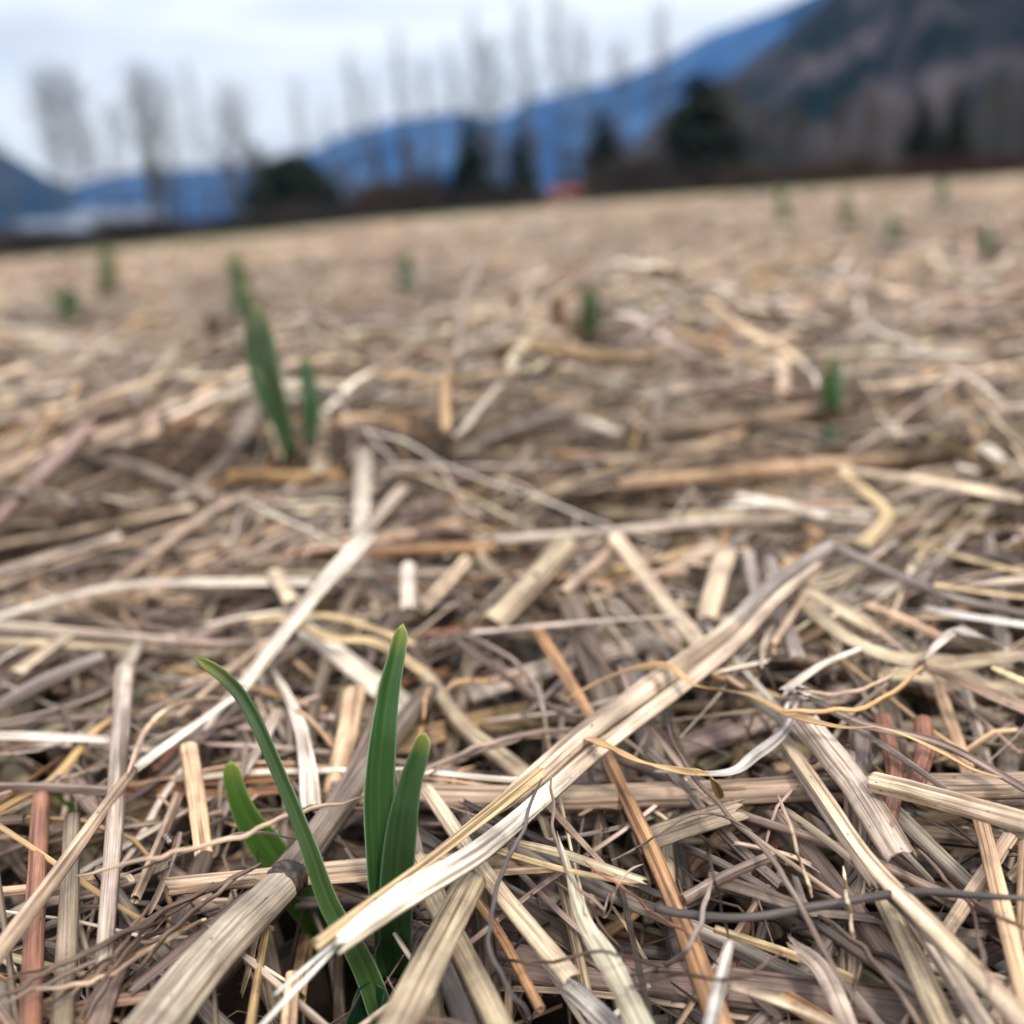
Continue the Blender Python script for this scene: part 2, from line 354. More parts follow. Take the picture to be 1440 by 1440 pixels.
def bare_tree_data(seed, h, spread, lean, first=0.25, ntwig=9, twr=0.028):
    r = random.Random(seed)
    tA, tB, ra, rb = [], [], [], []; bA, bB, pa, pb = [], [], [], []
    n = 12; pts = []
    x = y = 0
    for i in range(n + 1):
        t = i / n; pts.append(Vector((x + lean * t * h, y, t * h))); x += r.uniform(-.1, .1); y += r.uniform(-.1, .1)
    r0 = h * 0.006
    for i in range(n):
        tA.append(pts[i]); tB.append(pts[i + 1]); ra.append(r0 * (1 - i / n * .92)); rb.append(r0 * (1 - (i + 1) / n * .92))
    nb = 46
    for k in range(nb):
        t = first + (1 - first) * (k + r.random()) / nb
        i = min(int(t * n), n - 1); p = pts[i].lerp(pts[i + 1], t * n - i)
        a = k * 2.4 + r.uniform(-.5, .5); L = spread * h * (0.35 + 0.65 * math.sin(math.pi * min(1, (t - first) / (1 - first) * .85 + .12))) * r.uniform(.6, 1.15)
        el = r.uniform(.75, 1.25)
        d = Vector((math.cos(a) * math.cos(el), math.sin(a) * math.cos(el), math.sin(el)))
        q = p.copy(); rad = r0 * (1 - t * .85) * .34
        for s in range(3):
            d2 = (d + Vector((r.uniform(-.2, .2), r.uniform(-.2, .2), .14 * s))).normalized()
            e2 = q + d2 * L / 3
            bA.append(q.copy()); bB.append(e2.copy()); pa.append(rad * (1 - s * .28)); pb.append(rad * (1 - (s + 1) * .28))
            for _ in range(ntwig):
                f = r.random(); b0 = q.lerp(e2, f); da = r.uniform(0, 6.28); de = r.uniform(-.1, 1.3)
                tw = (d2 * .7 + Vector((math.cos(da) * math.cos(de), math.sin(da) * math.cos(de), math.sin(de))) * .9).normalized()
                tl = L * r.uniform(.12, .30)
                bA.append(b0); bB.append(b0 + tw * tl); pa.append(twr); pb.append(twr * .5)
            q = e2
    return (tA, tB, ra, rb), (bA, bB, pa, pb)

def mesh_from(V, q, name, mat):
    o = build(name, V, [q], mat); me = o.data; bpy.data.objects.remove(o); return me
def tree_mesh(seed, h, spread, lean, mt=M_BARK, mc=M_TWIG, **k):
    a, b = bare_tree_data(seed, h, spread, lean, **k)
    V, q = prisms(*a, m=6); t = mesh_from(V, q, 'trunk', mt)
    V, q = prisms(*b, m=3); c = mesh_from(V, q, 'crown', mc); return t, c
def place_tree(name, meshes, parts, px, base_py, dist, top_py, h_model, label, cat, group, rz=0.0, tw=1.0):
    """stands the tree on the ground at the bearing of pixel column px, sized from its top"""
    d = ray(px, base_py); az = math.atan2(d[0], d[1])
    x, y = dist * math.sin(az), dist * math.cos(az); z = gz(x, y) - 0.05
    # height: top pixel along the tree (photo's vertical leans with the roll)
    dep = y * math.cos(PITCH)
    hgt = (to_px_line(px, base_py, x, y, z, top_py))
    s = hgt / h_model
    e = empty(name, (x, y, z)); e.rotation_euler = (0, 0, rz)
    for me, nm in zip(meshes, parts):
        o = bpy.data.objects.new(nm, me); link(o, e); o.scale = (s * tw, s * tw, s)
    tag(e, label, cat, group); return e
def to_px_line(px, py, x, y, z, top_py):
    lo, hi = 0.5, 80
    for _ in range(30):
        m = (lo + hi) / 2
        if to_px((x, y, z + m))[1] > top_py: lo = m
        else: hi = m
    return lo

POP = [tree_mesh(s, 24, sp * 1.1, ln, first=f, ntwig=10) for s, sp, ln, f in ((1, .21, .0, .10), (2, .25, .03, .12), (3, .17, -.02, .10), (4, .29, .02, .22), (5, .12, .01, .12), (6, .30, -.03, .30))]
order = ['first', 'second', 'third', 'fourth', 'fifth', 'sixth', 'seventh', 'eighth', 'ninth', 'tenth', 'eleventh', 'twelfth', 'thirteenth', 'fourteenth', 'fifteenth',
         'sixteenth', 'seventeenth', 'eighteenth', 'nineteenth', 'twentieth', 'twenty-first', 'twenty-second', 'twenty-third', 'twenty-fourth', 'twenty-fifth', 'twenty-sixth', 'twenty-seventh', 'twenty-eighth', 'twenty-ninth', 'thirtieth']
# (px column at the base, px of top, variant, look)
bare = [(-40, 150, 3, 'broad'), (20, 195, 2, 'thin short'), (118, 112, 5, 'round-headed leaning'), (92, 122, 5, 'dense round-headed'), (148, 165, 2, 'thin faint'), (178, 150, 0, 'slim faint'), (232, 108, 3, 'broad dark-headed'), (214, 118, 1, 'full-crowned'),
        (258, 120, 0, 'full-crowned'), (290, 92, 4, 'tallest of the left cluster, narrow'), (322, 150, 1, 'bushy'), (350, 130, 3, 'round-headed'), (440, 112, 4, 'narrow lone'),
        (472, 150, 2, 'faint thin'), (518, 80, 2, 'slim feathery'), (537, 110, 4, 'narrow feathery'), (584, 46, 4, 'dark narrow spire-like'), (612, 90, 2, 'faint slim'), (650, 66, 4, 'narrow'),
        (690, 30, 2, 'tall feathery'), (706, 60, 0, 'tall faint'), (748, 10, 2, 'tall slim'), (800, -35, 4, 'very tall narrow'), (830, 30, 2, 'tall faint'), (880, 70, 0, 'faint'), (938, 12, 2, 'tall grey')]
bare.sort()
for i, (px, top, v, look) in enumerate(bare):
    dist = 125 + 30 * ((i * 37) % 10) / 10
    lab = f'{look} bare poplar, {order[i]} from the left along the field edge'
    place_tree('bare_tree', POP[v], ('trunk', 'crown'), px, 290, dist, top, 24, lab, 'tree', 'bare poplars beyond the field', rz=i * 1.3)

# grey woodland at the foot of the right-hand hill
WOOD = [tree_mesh(10 + s, 12, .3, .0, first=.12, ntwig=9, twr=.035, mt=M_BARK, mc=M_BROWN if s == 1 else M_TWIG) for s in range(3)]
rw = random.Random(3); n = 0
for i, px in enumerate(np.linspace(1000, 1520, 30)):
    place_tree('bare_tree', WOOD[i % 3], ('trunk', 'crown'), float(px) + rw.uniform(-8, 8), 260, 128 + rw.uniform(-12, 22), rw.uniform(112, 185), 12,
               f'low grey leafless tree before the dark hillside, {order[i]} from the left of that wood', 'tree', 'leafless wood under the right hill', rz=i * 2.1)

ru = random.Random(17)
for i, px in enumerate(np.linspace(215, 930, 26)):
    f = (px - 215) / 715; hz = 330 - 75 * f
    place_tree('bare_tree', WOOD[(i * 2) % 3], ('trunk', 'crown'), float(px) + ru.uniform(-9, 9), 290, 138 + ru.uniform(-12, 22), hz - ru.uniform(35, 105), 12,
               f'low brownish leafless tree under the poplars, {order[i]} from the left of that row', 'tree', 'low leafless trees under the poplars', rz=i * 1.9)

def conifer_mesh(seed, h, wid, shape=1.0):
    r = random.Random(seed); V = []; q = []; 
    def blade(p, d, L, wd, droop):
        s = Vector((-d.y, d.x, 0)).normalized() if abs(d.z) < .99 else Vector((1, 0, 0))
        b = len(V); m = p + d * L * .5 + Vector((0, 0, -droop * L * .2)); e = p + d * L + Vector((0, 0, -droop * L * .6))
        V.extend([p - s * wd * .3, p + s * wd * .3, m + s * wd, m - s * wd, e + s * wd * .3, e - s * wd * .3]); q.extend([(b, b + 1, b + 2, b + 3), (b + 3, b + 2, b + 4, b + 5)])
    lay = 46
    for k in range(lay):
        t = (k + r.random()) / lay; z = h * (.04 + .95 * t); R = wid * h * (1 - t) ** shape * r.uniform(.75, 1.15) + .12
        for j in range(int(9 + 10 * (1 - t))):
            a = r.uniform(0, 6.28); d = Vector((math.cos(a), math.sin(a), r.uniform(-.12, .25)))
            L = R * r.uniform(.65, 1.05); blade(Vector((0, 0, z)), d, L, .16 * h / 10 + L * .14, .45)
            for _ in range(4):
                f = r.uniform(.35, .95); p = Vector((0, 0, z)) + d * L * f + Vector((0, 0, -.2 * L * f * f))
                a2 = a + r.choice((-1, 1)) * r.uniform(.5, 1.1); blade(p, Vector((math.cos(a2), math.sin(a2), r.uniform(-.2, .2))), L * .45, .10 * h / 10 + L * .08, .5)
    c = mesh_from(np.array([list(v) for v in V]), np.array(q), 'crown', M_NEEDLE)
    V, qq = prisms([Vector((0, 0, 0))], [Vector((0, 0, h * .98))], [h * .014], [h * .003], m=8)
    return mesh_from(V, qq, 'trunk', M_BARK), c
CON = [conifer_mesh(1, 12, .21, .8), conifer_mesh(2, 12, .42, .5), conifer_mesh(3, 12, .60, .45), conifer_mesh(4, 12, .24, .7)]
con = [(668, 178, 3, 'dark spire-shaped conifer above the field edge, left of the middle'), (737, 190, 0, 'narrow dark conifer just right of the tallest middle spire'),
       (852, 165, 3, 'dark conifer standing right of the red shed'), (985, 128, 1, 'largest, broad black-green conifer below the blue ridge'),
       (1294, 148, 3, 'left one of the conifer pair before the right-hand wood'), (1340, 128, 0, 'right one of the conifer pair before the right-hand wood'),
       (422, 224, 2, 'squat dark spreading conifer at the field edge, left of centre'), (398, 232, 2, 'low dark conifer half merged with the squat spreading one')]
for px, top, v, lab in con:
    place_tree('conifer', CON[v], ('trunk', 'crown'), px, 285, 112, top - (14 if v == 2 else 30), 12, lab, 'conifer', 'dark conifers along the field edge', rz=px * .1, tw=1.2)

# brush along the far edge of the field
def brush_mesh(seed, mat):
    r = random.Random(seed); A, B, a, b = [], [], [], []
    for i in range(800):
        x = r.gauss(0, 1.2); y = r.gauss(0, .7); an = r.uniform(0, 6.28); k = r.uniform(.1, .75)
        H = 2.4 * math.exp(-(x / 1.9) ** 2) * r.uniform(.45, 1.05) + .3
        z0 = r.uniform(-.1, .35) * H
        A.append(Vector((x, y, z0))); B.append(Vector((x + math.cos(an) * k * H, y + math.sin(an) * k * H, H))); a.append(.05); b.append(.018)
    V, q = prisms(A, B, a, b); return mesh_from(V, q, 'bare_shrub', mat)
BR = [brush_mesh(1, M_BRUSH), brush_mesh(2, M_BRUSH), brush_mesh(3, M_BROWN), brush_mesh(4, M_RED)]
rb = random.Random(9)
place_tree('bare_tree', WOOD[1], ('trunk', 'crown'), 578, 290, 105, 200, 12, 'brown round leafless tree left of the left middle conifer', 'tree', rz=1.0, tw=.8, group=None)
spots = [(float(p) + rb.uniform(-10, 10)) for p in np.linspace(-60, 1240, 40)]
for i, px in enumerate(spots):
    d = ray(px, 290); az = math.atan2(d[0], d[1]); D = rb.uniform(92, 118); x, y = D * math.sin(az), D * math.cos(az)
    v = rb.choice((0, 0, 1, 2))
    tall = 1.0 + 0.5 * (540 < px < 620) + .45 * (880 < px < 960)
    o = bpy.data.objects.new('bare_shrub', BR[v]); link(o); o.location = (x, y, gz(x, y) - .1); o.rotation_euler = (0, 0, rb.uniform(0, 6)); s = rb.uniform(.6, 1.15) * tall
    o.scale = (s * 1.2, s * 1.2, s)
    tag(o, 'dark leafless shrub in the brush line along the far edge of the field', 'shrub', 'brush along the field edge')
for i, px in enumerate((1290, 1335, 1372, 1400, 1425, 1460)):
    d = ray(px, 250); az = math.atan2(d[0], d[1]); D = 84 + i; x, y = D * math.sin(az), D * math.cos(az)
    o = bpy.data.objects.new('bare_shrub', BR[3]); link(o); o.location = (x, y, gz(x, y) - .1); o.rotation_euler = (0, 0, i); o.scale = (.8, .8, .62)
    tag(o, 'reddish leafless shrub below the conifer pair at the right field edge', 'shrub', 'reddish shrubs at the right field edge')

# ------------------------------------------------------------------ farm sheds
def shed(name, px, D, w_, d_, h_, rise, wallm, roofm, doorm, label, rz=0.0):
    dd = ray(px, 290); az = math.atan2(dd[0], dd[1]); x, y = D * math.sin(az), D * math.cos(az)
    e = empty(name, (x, y, gz(x, y) - .05)); e.rotation_euler = (0, 0, -az + rz); tag(e, label, 'shed')
    a, b = w_ / 2, d_ / 2
    V = [(-a, -b, 0), (a, -b, 0), (a, b, 0), (-a, b, 0), (-a, -b, h_), (a, -b, h_), (a, b, h_), (-a, b, h_), (-a, 0, h_ + rise), (a, 0, h_ + rise)]
    me = bpy.data.meshes.new('wall'); me.from_pydata(V, [], [(0, 1, 5, 4), (1, 2, 6, 9, 5), (2, 3, 7, 6), (3, 0, 4, 8, 7)]); me.materials.append(wallm)
    link(bpy.data.objects.new('wall', me), e)
    o_ = .3; rt = .12; zz = h_ - o_ * rise / b
    R = [(-a - o_, -b - o_, zz), (a + o_, -b - o_, zz), (a + o_, 0, h_ + rise + .02), (-a - o_, 0, h_ + rise + .02), (a + o_, b + o_, zz), (-a - o_, b + o_, zz)]
    R2 = R + [(p[0], p[1], p[2] + rt) for p in R]
    f = [(6, 7, 8, 9), (9, 8, 10, 11), (3, 2, 1, 0), (5, 4, 2, 3), (0, 1, 7, 6), (4, 5, 11, 10), (0, 6, 9, 3), (3, 9, 11, 5), (1, 2, 8, 7), (2, 4, 10, 8)]
    me = bpy.data.meshes.new('roof'); me.from_pydata(R2, [], f); me.materials.append(roofm); link(bpy.data.objects.new('roof', me), e)
    dw = min(1.6, w_ * .3); me = bpy.data.meshes.new('door')
    me.from_pydata([(-dw / 2, -b - .06, 0), (dw / 2, -b - .06, 0), (dw / 2, -b - .06, h_ * .85), (-dw / 2, -b - .06, h_ * .85), (-dw / 2, -b - .003, 0), (dw / 2, -b - .003, 0), (dw / 2, -b - .003, h_ * .85), (-dw / 2, -b - .003, h_ * .85)], [],
                   [(0, 1, 2, 3), (1, 5, 6, 2), (3, 2, 6, 7), (4, 0, 3, 7), (0, 4, 5, 1)]); me.materials.append(doorm); link(bpy.data.objects.new('door', me), e)
M_WHITE = plain('pale_sheet_metal', (0.10, 0.125, 0.18), rough=.5, var=.06); M_GREY = plain('grey_door', (.2, .22, .25)); M_REDP = plain('red_boards', (.10, .03, .03), var=.15); M_REDR = plain('dull_red_roof', (.11, .035, .035), var=.15)
shed('farm_shed', 66, 165, 9, 6, 2.6, 1.5, M_WHITE, M_WHITE, M_GREY, 'pale low shed furthest left beyond the field, under the dark hill')
shed('farm_shed', 128, 175, 5, 5, 3.8, 1.6, M_WHITE, M_WHITE, M_GREY, 'pale narrow shed, middle of the three pale sheds on the left')
shed('farm_shed', 182, 180, 9, 5, 3.4, 1.7, M_WHITE, M_WHITE, M_GREY, 'pale wide shed, rightmost of the three pale sheds on the left', .1)
shed('red_shed', 795, 95, 2.3, 2.2, .8, .6, M_REDP, M_REDR, M_GREY, 'small red shed at the field edge between two dark conifers')

# ------------------------------------------------------------------ straw: colours
PAL = {
 'white': (0.800, 0.745, 0.660), 'bluewhite': (0.600, 0.590, 0.580), 'cream': (0.710, 0.590, 0.440), 'yellow': (0.620, 0.490, 0.280), 'yellowtan': (.44, .31, .16), 'yellowgrey': (0.490, 0.410, 0.290),
 'orangecream': (0.640, 0.455, 0.300), 'orange': (.46, .27, .14), 'gold': (.55, .36, .17), 'tan': (0.490, 0.375, 0.280), 'palegrey': (0.570, 0.485, 0.420), 'greytan': (.30, .24, .18),
 'mauve': (.31, .235, .20), 'mauvegrey': (.30, .255, .24), 'grey': (.25, .22, .20), 'greybrown': (.20, .155, .125), 'red': (.30, .14, .09), 'brown': (.12, .08, .06), 'dark': (.055, .042, .038), 'darktwig': (.085, .075, .075),
}
for k_ in PAL: PAL[k_] = (min(.84, PAL[k_][0] * 1.04), PAL[k_][1] * 1.0, PAL[k_][2] * .96)
def rgb(k): return np.array(PAL[k], dtype=float)

# ------------------------------------------------------------------ the pile: straws dropped one by one on a height grid
CELL = 0.0025
GX0, GX1, GY0, GY1 = -1.62, 1.62, 0.04, 1.74
gnx, gny = int((GX1 - GX0) / CELL), int((GY1 - GY0) / CELL)
gx = GX0 + (np.arange(gnx) + .5) * CELL; gy = GY0 + (np.arange(gny) + .5) * CELL
GXX, GYY = np.meshgrid(gx, gy, indexing='ij')
H = (macro(GXX, GYY) - DEEP + 0.004 * smoothnoise(GXX, GYY, 0.08, 77)).astype(np.float64)
OWN = np.full(H.shape, -1, dtype=np.int32)
def cells(x, y):
    return np.clip(((x - GX0) / CELL).astype(int), 0, gnx - 1), np.clip(((y - GY0) / CELL).astype(int), 0, gny - 1)
def look(x, y):
    i, j = cells(np.asarray(x), np.asarray(y)); return H[i, j]

def settle(x, y, hw, flex):
    """rest height (of the underside) of a straw lying along x, y: supported at the two points that hold its middle"""
    dx = x[-1] - x[0]; dy = y[-1] - y[0]; L = math.hypot(dx, dy) + 1e-9; nx, ny = -dy / L, dx / L
    Hs = np.maximum(np.maximum(look(x, y), look(x + nx * hw * .7, y + ny * hw * .7)), look(x - nx * hw * .7, y - ny * hw * .7))
    n = len(x); m = n // 2; s = np.arange(n, dtype=float)
    i = s[:m + 1][:, None]; j = s[m:][None, :]
    den = np.maximum(j - i, 1)
    zz = Hs[:m + 1][:, None] + (Hs[m:][None, :] - Hs[:m + 1][:, None]) * (m - i) / den
    k = np.unravel_index(np.argmax(zz), zz.shape); a, b = int(k[0]), m + int(k[1])
    if a == b: line = np.full(n, Hs[m])
    else: line = Hs[a] + (Hs[b] - Hs[a]) * (s - a) / (b - a)
    lim = 0.35 * L / n; sl = line[1] - line[0]
    if abs(sl) > lim: line = line[m] + math.copysign(lim, sl) * (s - m)
    z = line - flex * np.maximum(line - Hs, 0)
    z = np.maximum(z, Hs - 0.0015)
    z = np.convolve(np.pad(z, 2, mode='edge'), [.15, .2, .3, .2, .15], 'valid')
    return z, nx, ny
def stamp(x, y, top, hw, nx, ny, idn):
    for o in ((0,) if hw < CELL * .6 else (-.75, 0, .75) if hw < 3 * CELL else (-.9, -.5, 0, .5, .9)):
        i, j = cells(x + nx * hw * o, y + ny * hw * o)
        up = top > H[i, j]
        H[i[up], j[up]] = top[up]; OWN[i[up], j[up]] = idn

def mixcol(n, bright, rng):
    keys = ['cream', 'orangecream', 'tan', 'palegrey', 'white', 'yellowtan', 'orange', 'gold', 'greytan', 'mauve', 'mauvegrey', 'grey', 'greybrown', 'brown', 'red', 'dark', 'yellowgrey']
    wb = np.array([12, 5, 9, 12, 9, 3, 2, 1.5, 5, 5, 4, 2, 3, 1.5, 1, .5, 4.]); wd = np.array([3, 3, 7, 4, 1, 3, 3, 1.5, 9, 10, 9, 8, 14, 11, 4, 6, 3.])
    wb /= wb.sum(); wd /= wd.sum(); cb = np.cumsum(wb); cdk = np.cumsum(wd)
    u = rng.random(n); k = np.where(rng.random(n) < bright, np.searchsorted(cb, u), np.searchsorted(cdk, u)); k = np.minimum(k, len(keys) - 1)
    P = np.array([PAL[q] for q in keys]); return P[k] * rng.uniform(.72, 1.18, (n, 1)) * rng.uniform(.95, 1.05, (n, 3)), k
COLKEYS = ['cream', 'orangecream', 'tan', 'palegrey', 'white', 'yellowtan', 'orange', 'gold', 'greytan', 'mauve', 'mauvegrey', 'grey', 'greybrown', 'brown', 'red', 'dark', 'yellowgrey']

def ribbons(P, hw, thick, roll, col, rng, M=6, shrink_in=True):
    """many straws at once. P (n,K,3) centre lines, hw (n,), thick (n,) half heights -> V, faces, colours, suv"""
    n, K, _ = P.shape
    T = np.gradient(P, axis=1); T /= np.linalg.norm(T, axis=2, keepdims=True) + 1e-12
    S = np.cross(T, np.array([0, 0, 1.0])); S /= np.linalg.norm(S, axis=2, keepdims=True) + 1e-12; Nn = np.cross(S, T)
    rl = roll[:, None, None]; S2 = S * np.cos(rl) + Nn * np.sin(rl); N2 = -S * np.sin(rl) + Nn * np.cos(rl)
    an = np.arange(M) * 2 * math.pi / M + (math.pi / M if M == 4 else 0)
    bump = rng.uniform(.85, 1.15, (n, 1, M))
    ca = (np.cos(an)[None, None] * hw[:, None, None] * bump); sa = (np.sin(an)[None, None] * thick[:, None, None] * bump)
    tp = np.ones((1, K, 1)); tp = tp * rng.uniform(.85, 1.1, (n, K, 1)); 
    tp[:, 0] *= rng.uniform(.3, 1, (n, 1)); tp[:, -1] *= rng.uniform(.3, 1, (n, 1))
    ca = ca * tp; sa = sa * tp
    V = P[:, :, None] + S2[:, :, None] * ca[..., None] + N2[:, :, None] * sa[..., None]
    jag = rng.uniform(-1, 1, (n, M, 1)) * hw[:, None, None] * .9
    V[:, 0] += T[:, 0][:, None] * jag; V[:, -1] += T[:, -1][:, None] * jag
    s = np.concatenate([np.zeros((n, 1)), np.cumsum(np.linalg.norm(np.diff(P, axis=1), axis=2), 1)], 1)
    seed = rng.uniform(0, 3, (n, 1, 1, 3))
    suv = np.stack(np.broadcast_arrays(ca, s[:, :, None], sa), -1) + seed
    C2 = np.broadcast_to(col[:, None, None, :], V.shape) * (1 + .18 * np.sin(rng.uniform(0, 6.28, (n, 1, 1, 1)) + s[:, :, None, None] * rng.uniform(10, 60, (n, 1, 1, 1))))
    base = (np.arange(n) * K * M)[:, None, None] + (np.arange(K - 1) * M)[None, :, None]; j = np.arange(M)[None, None]
    q = np.stack([base + j, base + M + j, base + M + (j + 1) % M, base + (j + 1) % M], -1).reshape(-1, 4)
    b0 = (np.arange(n) * K * M)[:, None]
    c0 = b0 + np.arange(M)[None]; c1 = b0 + (K - 1) * M + np.arange(M)[None, ::-1]
    return V, [q, np.concatenate([c0, c1])], C2, suv

# ---- near pile (height grid)
def in_wedge(x, y): return np.abs(x) < 0.80 * y + 0.13
def drop_batch(n, ymin, ymax, lmin, lmax, wmed, wsig, kind, K=8, power=1.0, bright_shift=0.0, zcap=None):
    recs = []
    m = 0
    while m < n:
        u = RNG.random(); y = (ymin ** 1.6 + u * (ymax ** 1.6 - ymin ** 1.6)) ** (1 / 1.6); x = RNG.uniform(-1, 1) * (0.80 * y + 0.13)
        m += 1
        L = RNG.uniform(lmin, lmax) if RNG.random() > .25 else RNG.uniform(lmin * .4, lmin)
        hw = min(max(math.exp(RNG.normal(math.log(wmed), wsig)), wmed * .3), wmed * 1.9) / 2
        L = max(L, 22 * hw)
        a = RNG.normal(0.05, .45) if (y > .36 and RNG.random() < .55) else RNG.uniform(0, math.pi)
        bow = RNG.normal(0, .025) * L if kind != 'thread' else RNG.normal(0, .22) * L
        n2 = max(9, min(25, int(L / 0.006)) | 1)
        t = np.linspace(-.5, .5, n2)
        off = bow * (1 - 4 * t * t)
        if kind == 'thread': off = off + L * .05 * np.sin(t * RNG.uniform(6, 16) + RNG.uniform(0, 6)) 
        if kind == 'straw' and L > .09 and y < .5 and RNG.random() < .10:      # a kinked straw
            kk = RNG.uniform(-.25, .25); off = off + np.maximum(t - kk, 0) * L * RNG.uniform(-1.1, 1.1)
        xs = x + math.cos(a) * t * L - math.sin(a) * off; ys = y + math.sin(a) * t * L + math.cos(a) * off
        if ys.min() < 0.055: continue
        if math.hypot(x, y) < .07: continue
        flex = RNG.uniform(.0, .22) if kind == 'straw' else RNG.uniform(.3, .75)
        z, nx, ny = settle(xs, ys, hw, flex)
        th = hw * (RNG.uniform(.55, .95) if RNG.random() < .36 else RNG.uniform(.08, .28)) if kind == 'straw' else hw * .8
        if kind == 'straw' and RNG.random() < .03: z = z + np.linspace(0, RNG.uniform(.004, .02), n2) * (1 if RNG.random() < .5 else -1); z = z - min(0, (z - look(xs, ys)).min())
        idn = len(PILE); stamp(xs, ys, z + 2 * th, hw, nx, ny, idn)
        tt = np.linspace(0, n2 - 1, K)
        P = np.stack([np.interp(tt, np.arange(n2), xs), np.interp(tt, np.arange(n2), ys), np.interp(tt, np.arange(n2), z + th)], -1)
        PILE.append((P, hw, th, RNG.normal(0, .15 if th > hw * .4 else .35), kind, bright_shift))
PILE = []
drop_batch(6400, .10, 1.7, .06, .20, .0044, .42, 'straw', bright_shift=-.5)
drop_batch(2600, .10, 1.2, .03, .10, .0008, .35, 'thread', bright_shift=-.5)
drop_batch(5200, .10, 1.7, .07, .22, .0050, .42, 'straw', bright_shift=.10)
drop_batch(900, .10, .62, .03, .12, .0028, .5, 'straw', bright_shift=-.1)
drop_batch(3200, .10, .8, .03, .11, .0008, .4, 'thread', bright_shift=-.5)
drop_batch(2600, .10, .75, .04, .16, .0017, .35, 'straw', bright_shift=.12)
# extra late, paler straws further off (the photo's middle distance is brighter)
drop_batch(4200, .46, 1.7, .05, .20, .0052, .42, 'straw', bright_shift=.38)
sel = in_wedge(GXX, GYY) & (np.hypot(GXX, GYY) < .8)
SHIFT = -float(np.mean(H[sel])) - 0.004
H += SHIFT
for i, r in enumerate(PILE): r[0][:, 2] += SHIFT
N_PILE = len(PILE)

PC = np.array([r[0][4] for r in PILE]); patch = .5 + .42 * smoothnoise(PC[:, 0], PC[:, 1], .11, 31) + .25 * smoothnoise(PC[:, 0], PC[:, 1], .4, 32)
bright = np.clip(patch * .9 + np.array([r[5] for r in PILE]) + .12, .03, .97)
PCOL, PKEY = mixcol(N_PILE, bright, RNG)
shade_low_ = np.array([r[5] for r in PILE]) < -.45; PCOL[shade_low_] *= np.interp(PC[shade_low_, 1], [.40, .60], [.38, .75])[:, None]; mid_ = (np.array([r[5] for r in PILE]) == .10); PCOL[mid_] *= np.interp(PC[mid_, 1], [.36, .50], [.74, 1.0])[:, None]      # gap shade put into the colour of the lower layers, deepest near the camera
WID = np.array([r[1] for r in PILE]); od = np.isin(PKEY, [13, 14, 15]) & (WID > .0017) & (RNG.random(N_PILE) < .85)
PKEY[od] = RNG.choice([8, 12, 2, 9], od.sum()); PCOL[od] = np.array([PAL[COLKEYS[k]] for k in PKEY[od]]) * RNG.uniform(.75, 1.1, (od.sum(), 1))
isthread = np.array([r[4] == 'thread' for r in PILE])
tc_ = np.array([PAL['brown'], PAL['dark'], PAL['greybrown'], PAL['mauve'], PAL['tan'], PAL['gold']])
tk = RNG.choice(6, N_PILE, p=[.3, .2, .2, .14, .12, .04]); PCOL[isthread] = tc_[tk[isthread]] * RNG.uniform(.8, 1.2, (isthread.sum(), 1))

# ------------------------------------------------------------------ single straws traced from the photograph
def crom(pts, n):
    p = np.array(pts, float)
    if len(p) == 2: t = np.linspace(0, 1, n)[:, None]; return p[0] * (1 - t) + p[1] * t
    q = np.vstack([2 * p[0] - p[1], p, 2 * p[-1] - p[-2]])
    seg = np.linalg.norm(np.diff(p, axis=0), axis=1); cum = np.concatenate([[0], np.cumsum(seg)]); s = np.linspace(0, cum[-1], n); outp = []
    for v in s:
        i = min(np.searchsorted(cum, v, side='right') - 1, len(seg) - 1); t = (v - cum[i]) / seg[i]
        a, b, c, d = q[i], q[i + 1], q[i + 2], q[i + 3]
        outp.append(.5 * ((2 * b) + (c - a) * t + (2 * a - 5 * b + 4 * c - d) * t * t + (3 * b - a - 3 * c + d) * t ** 3))
    return np.array(outp)

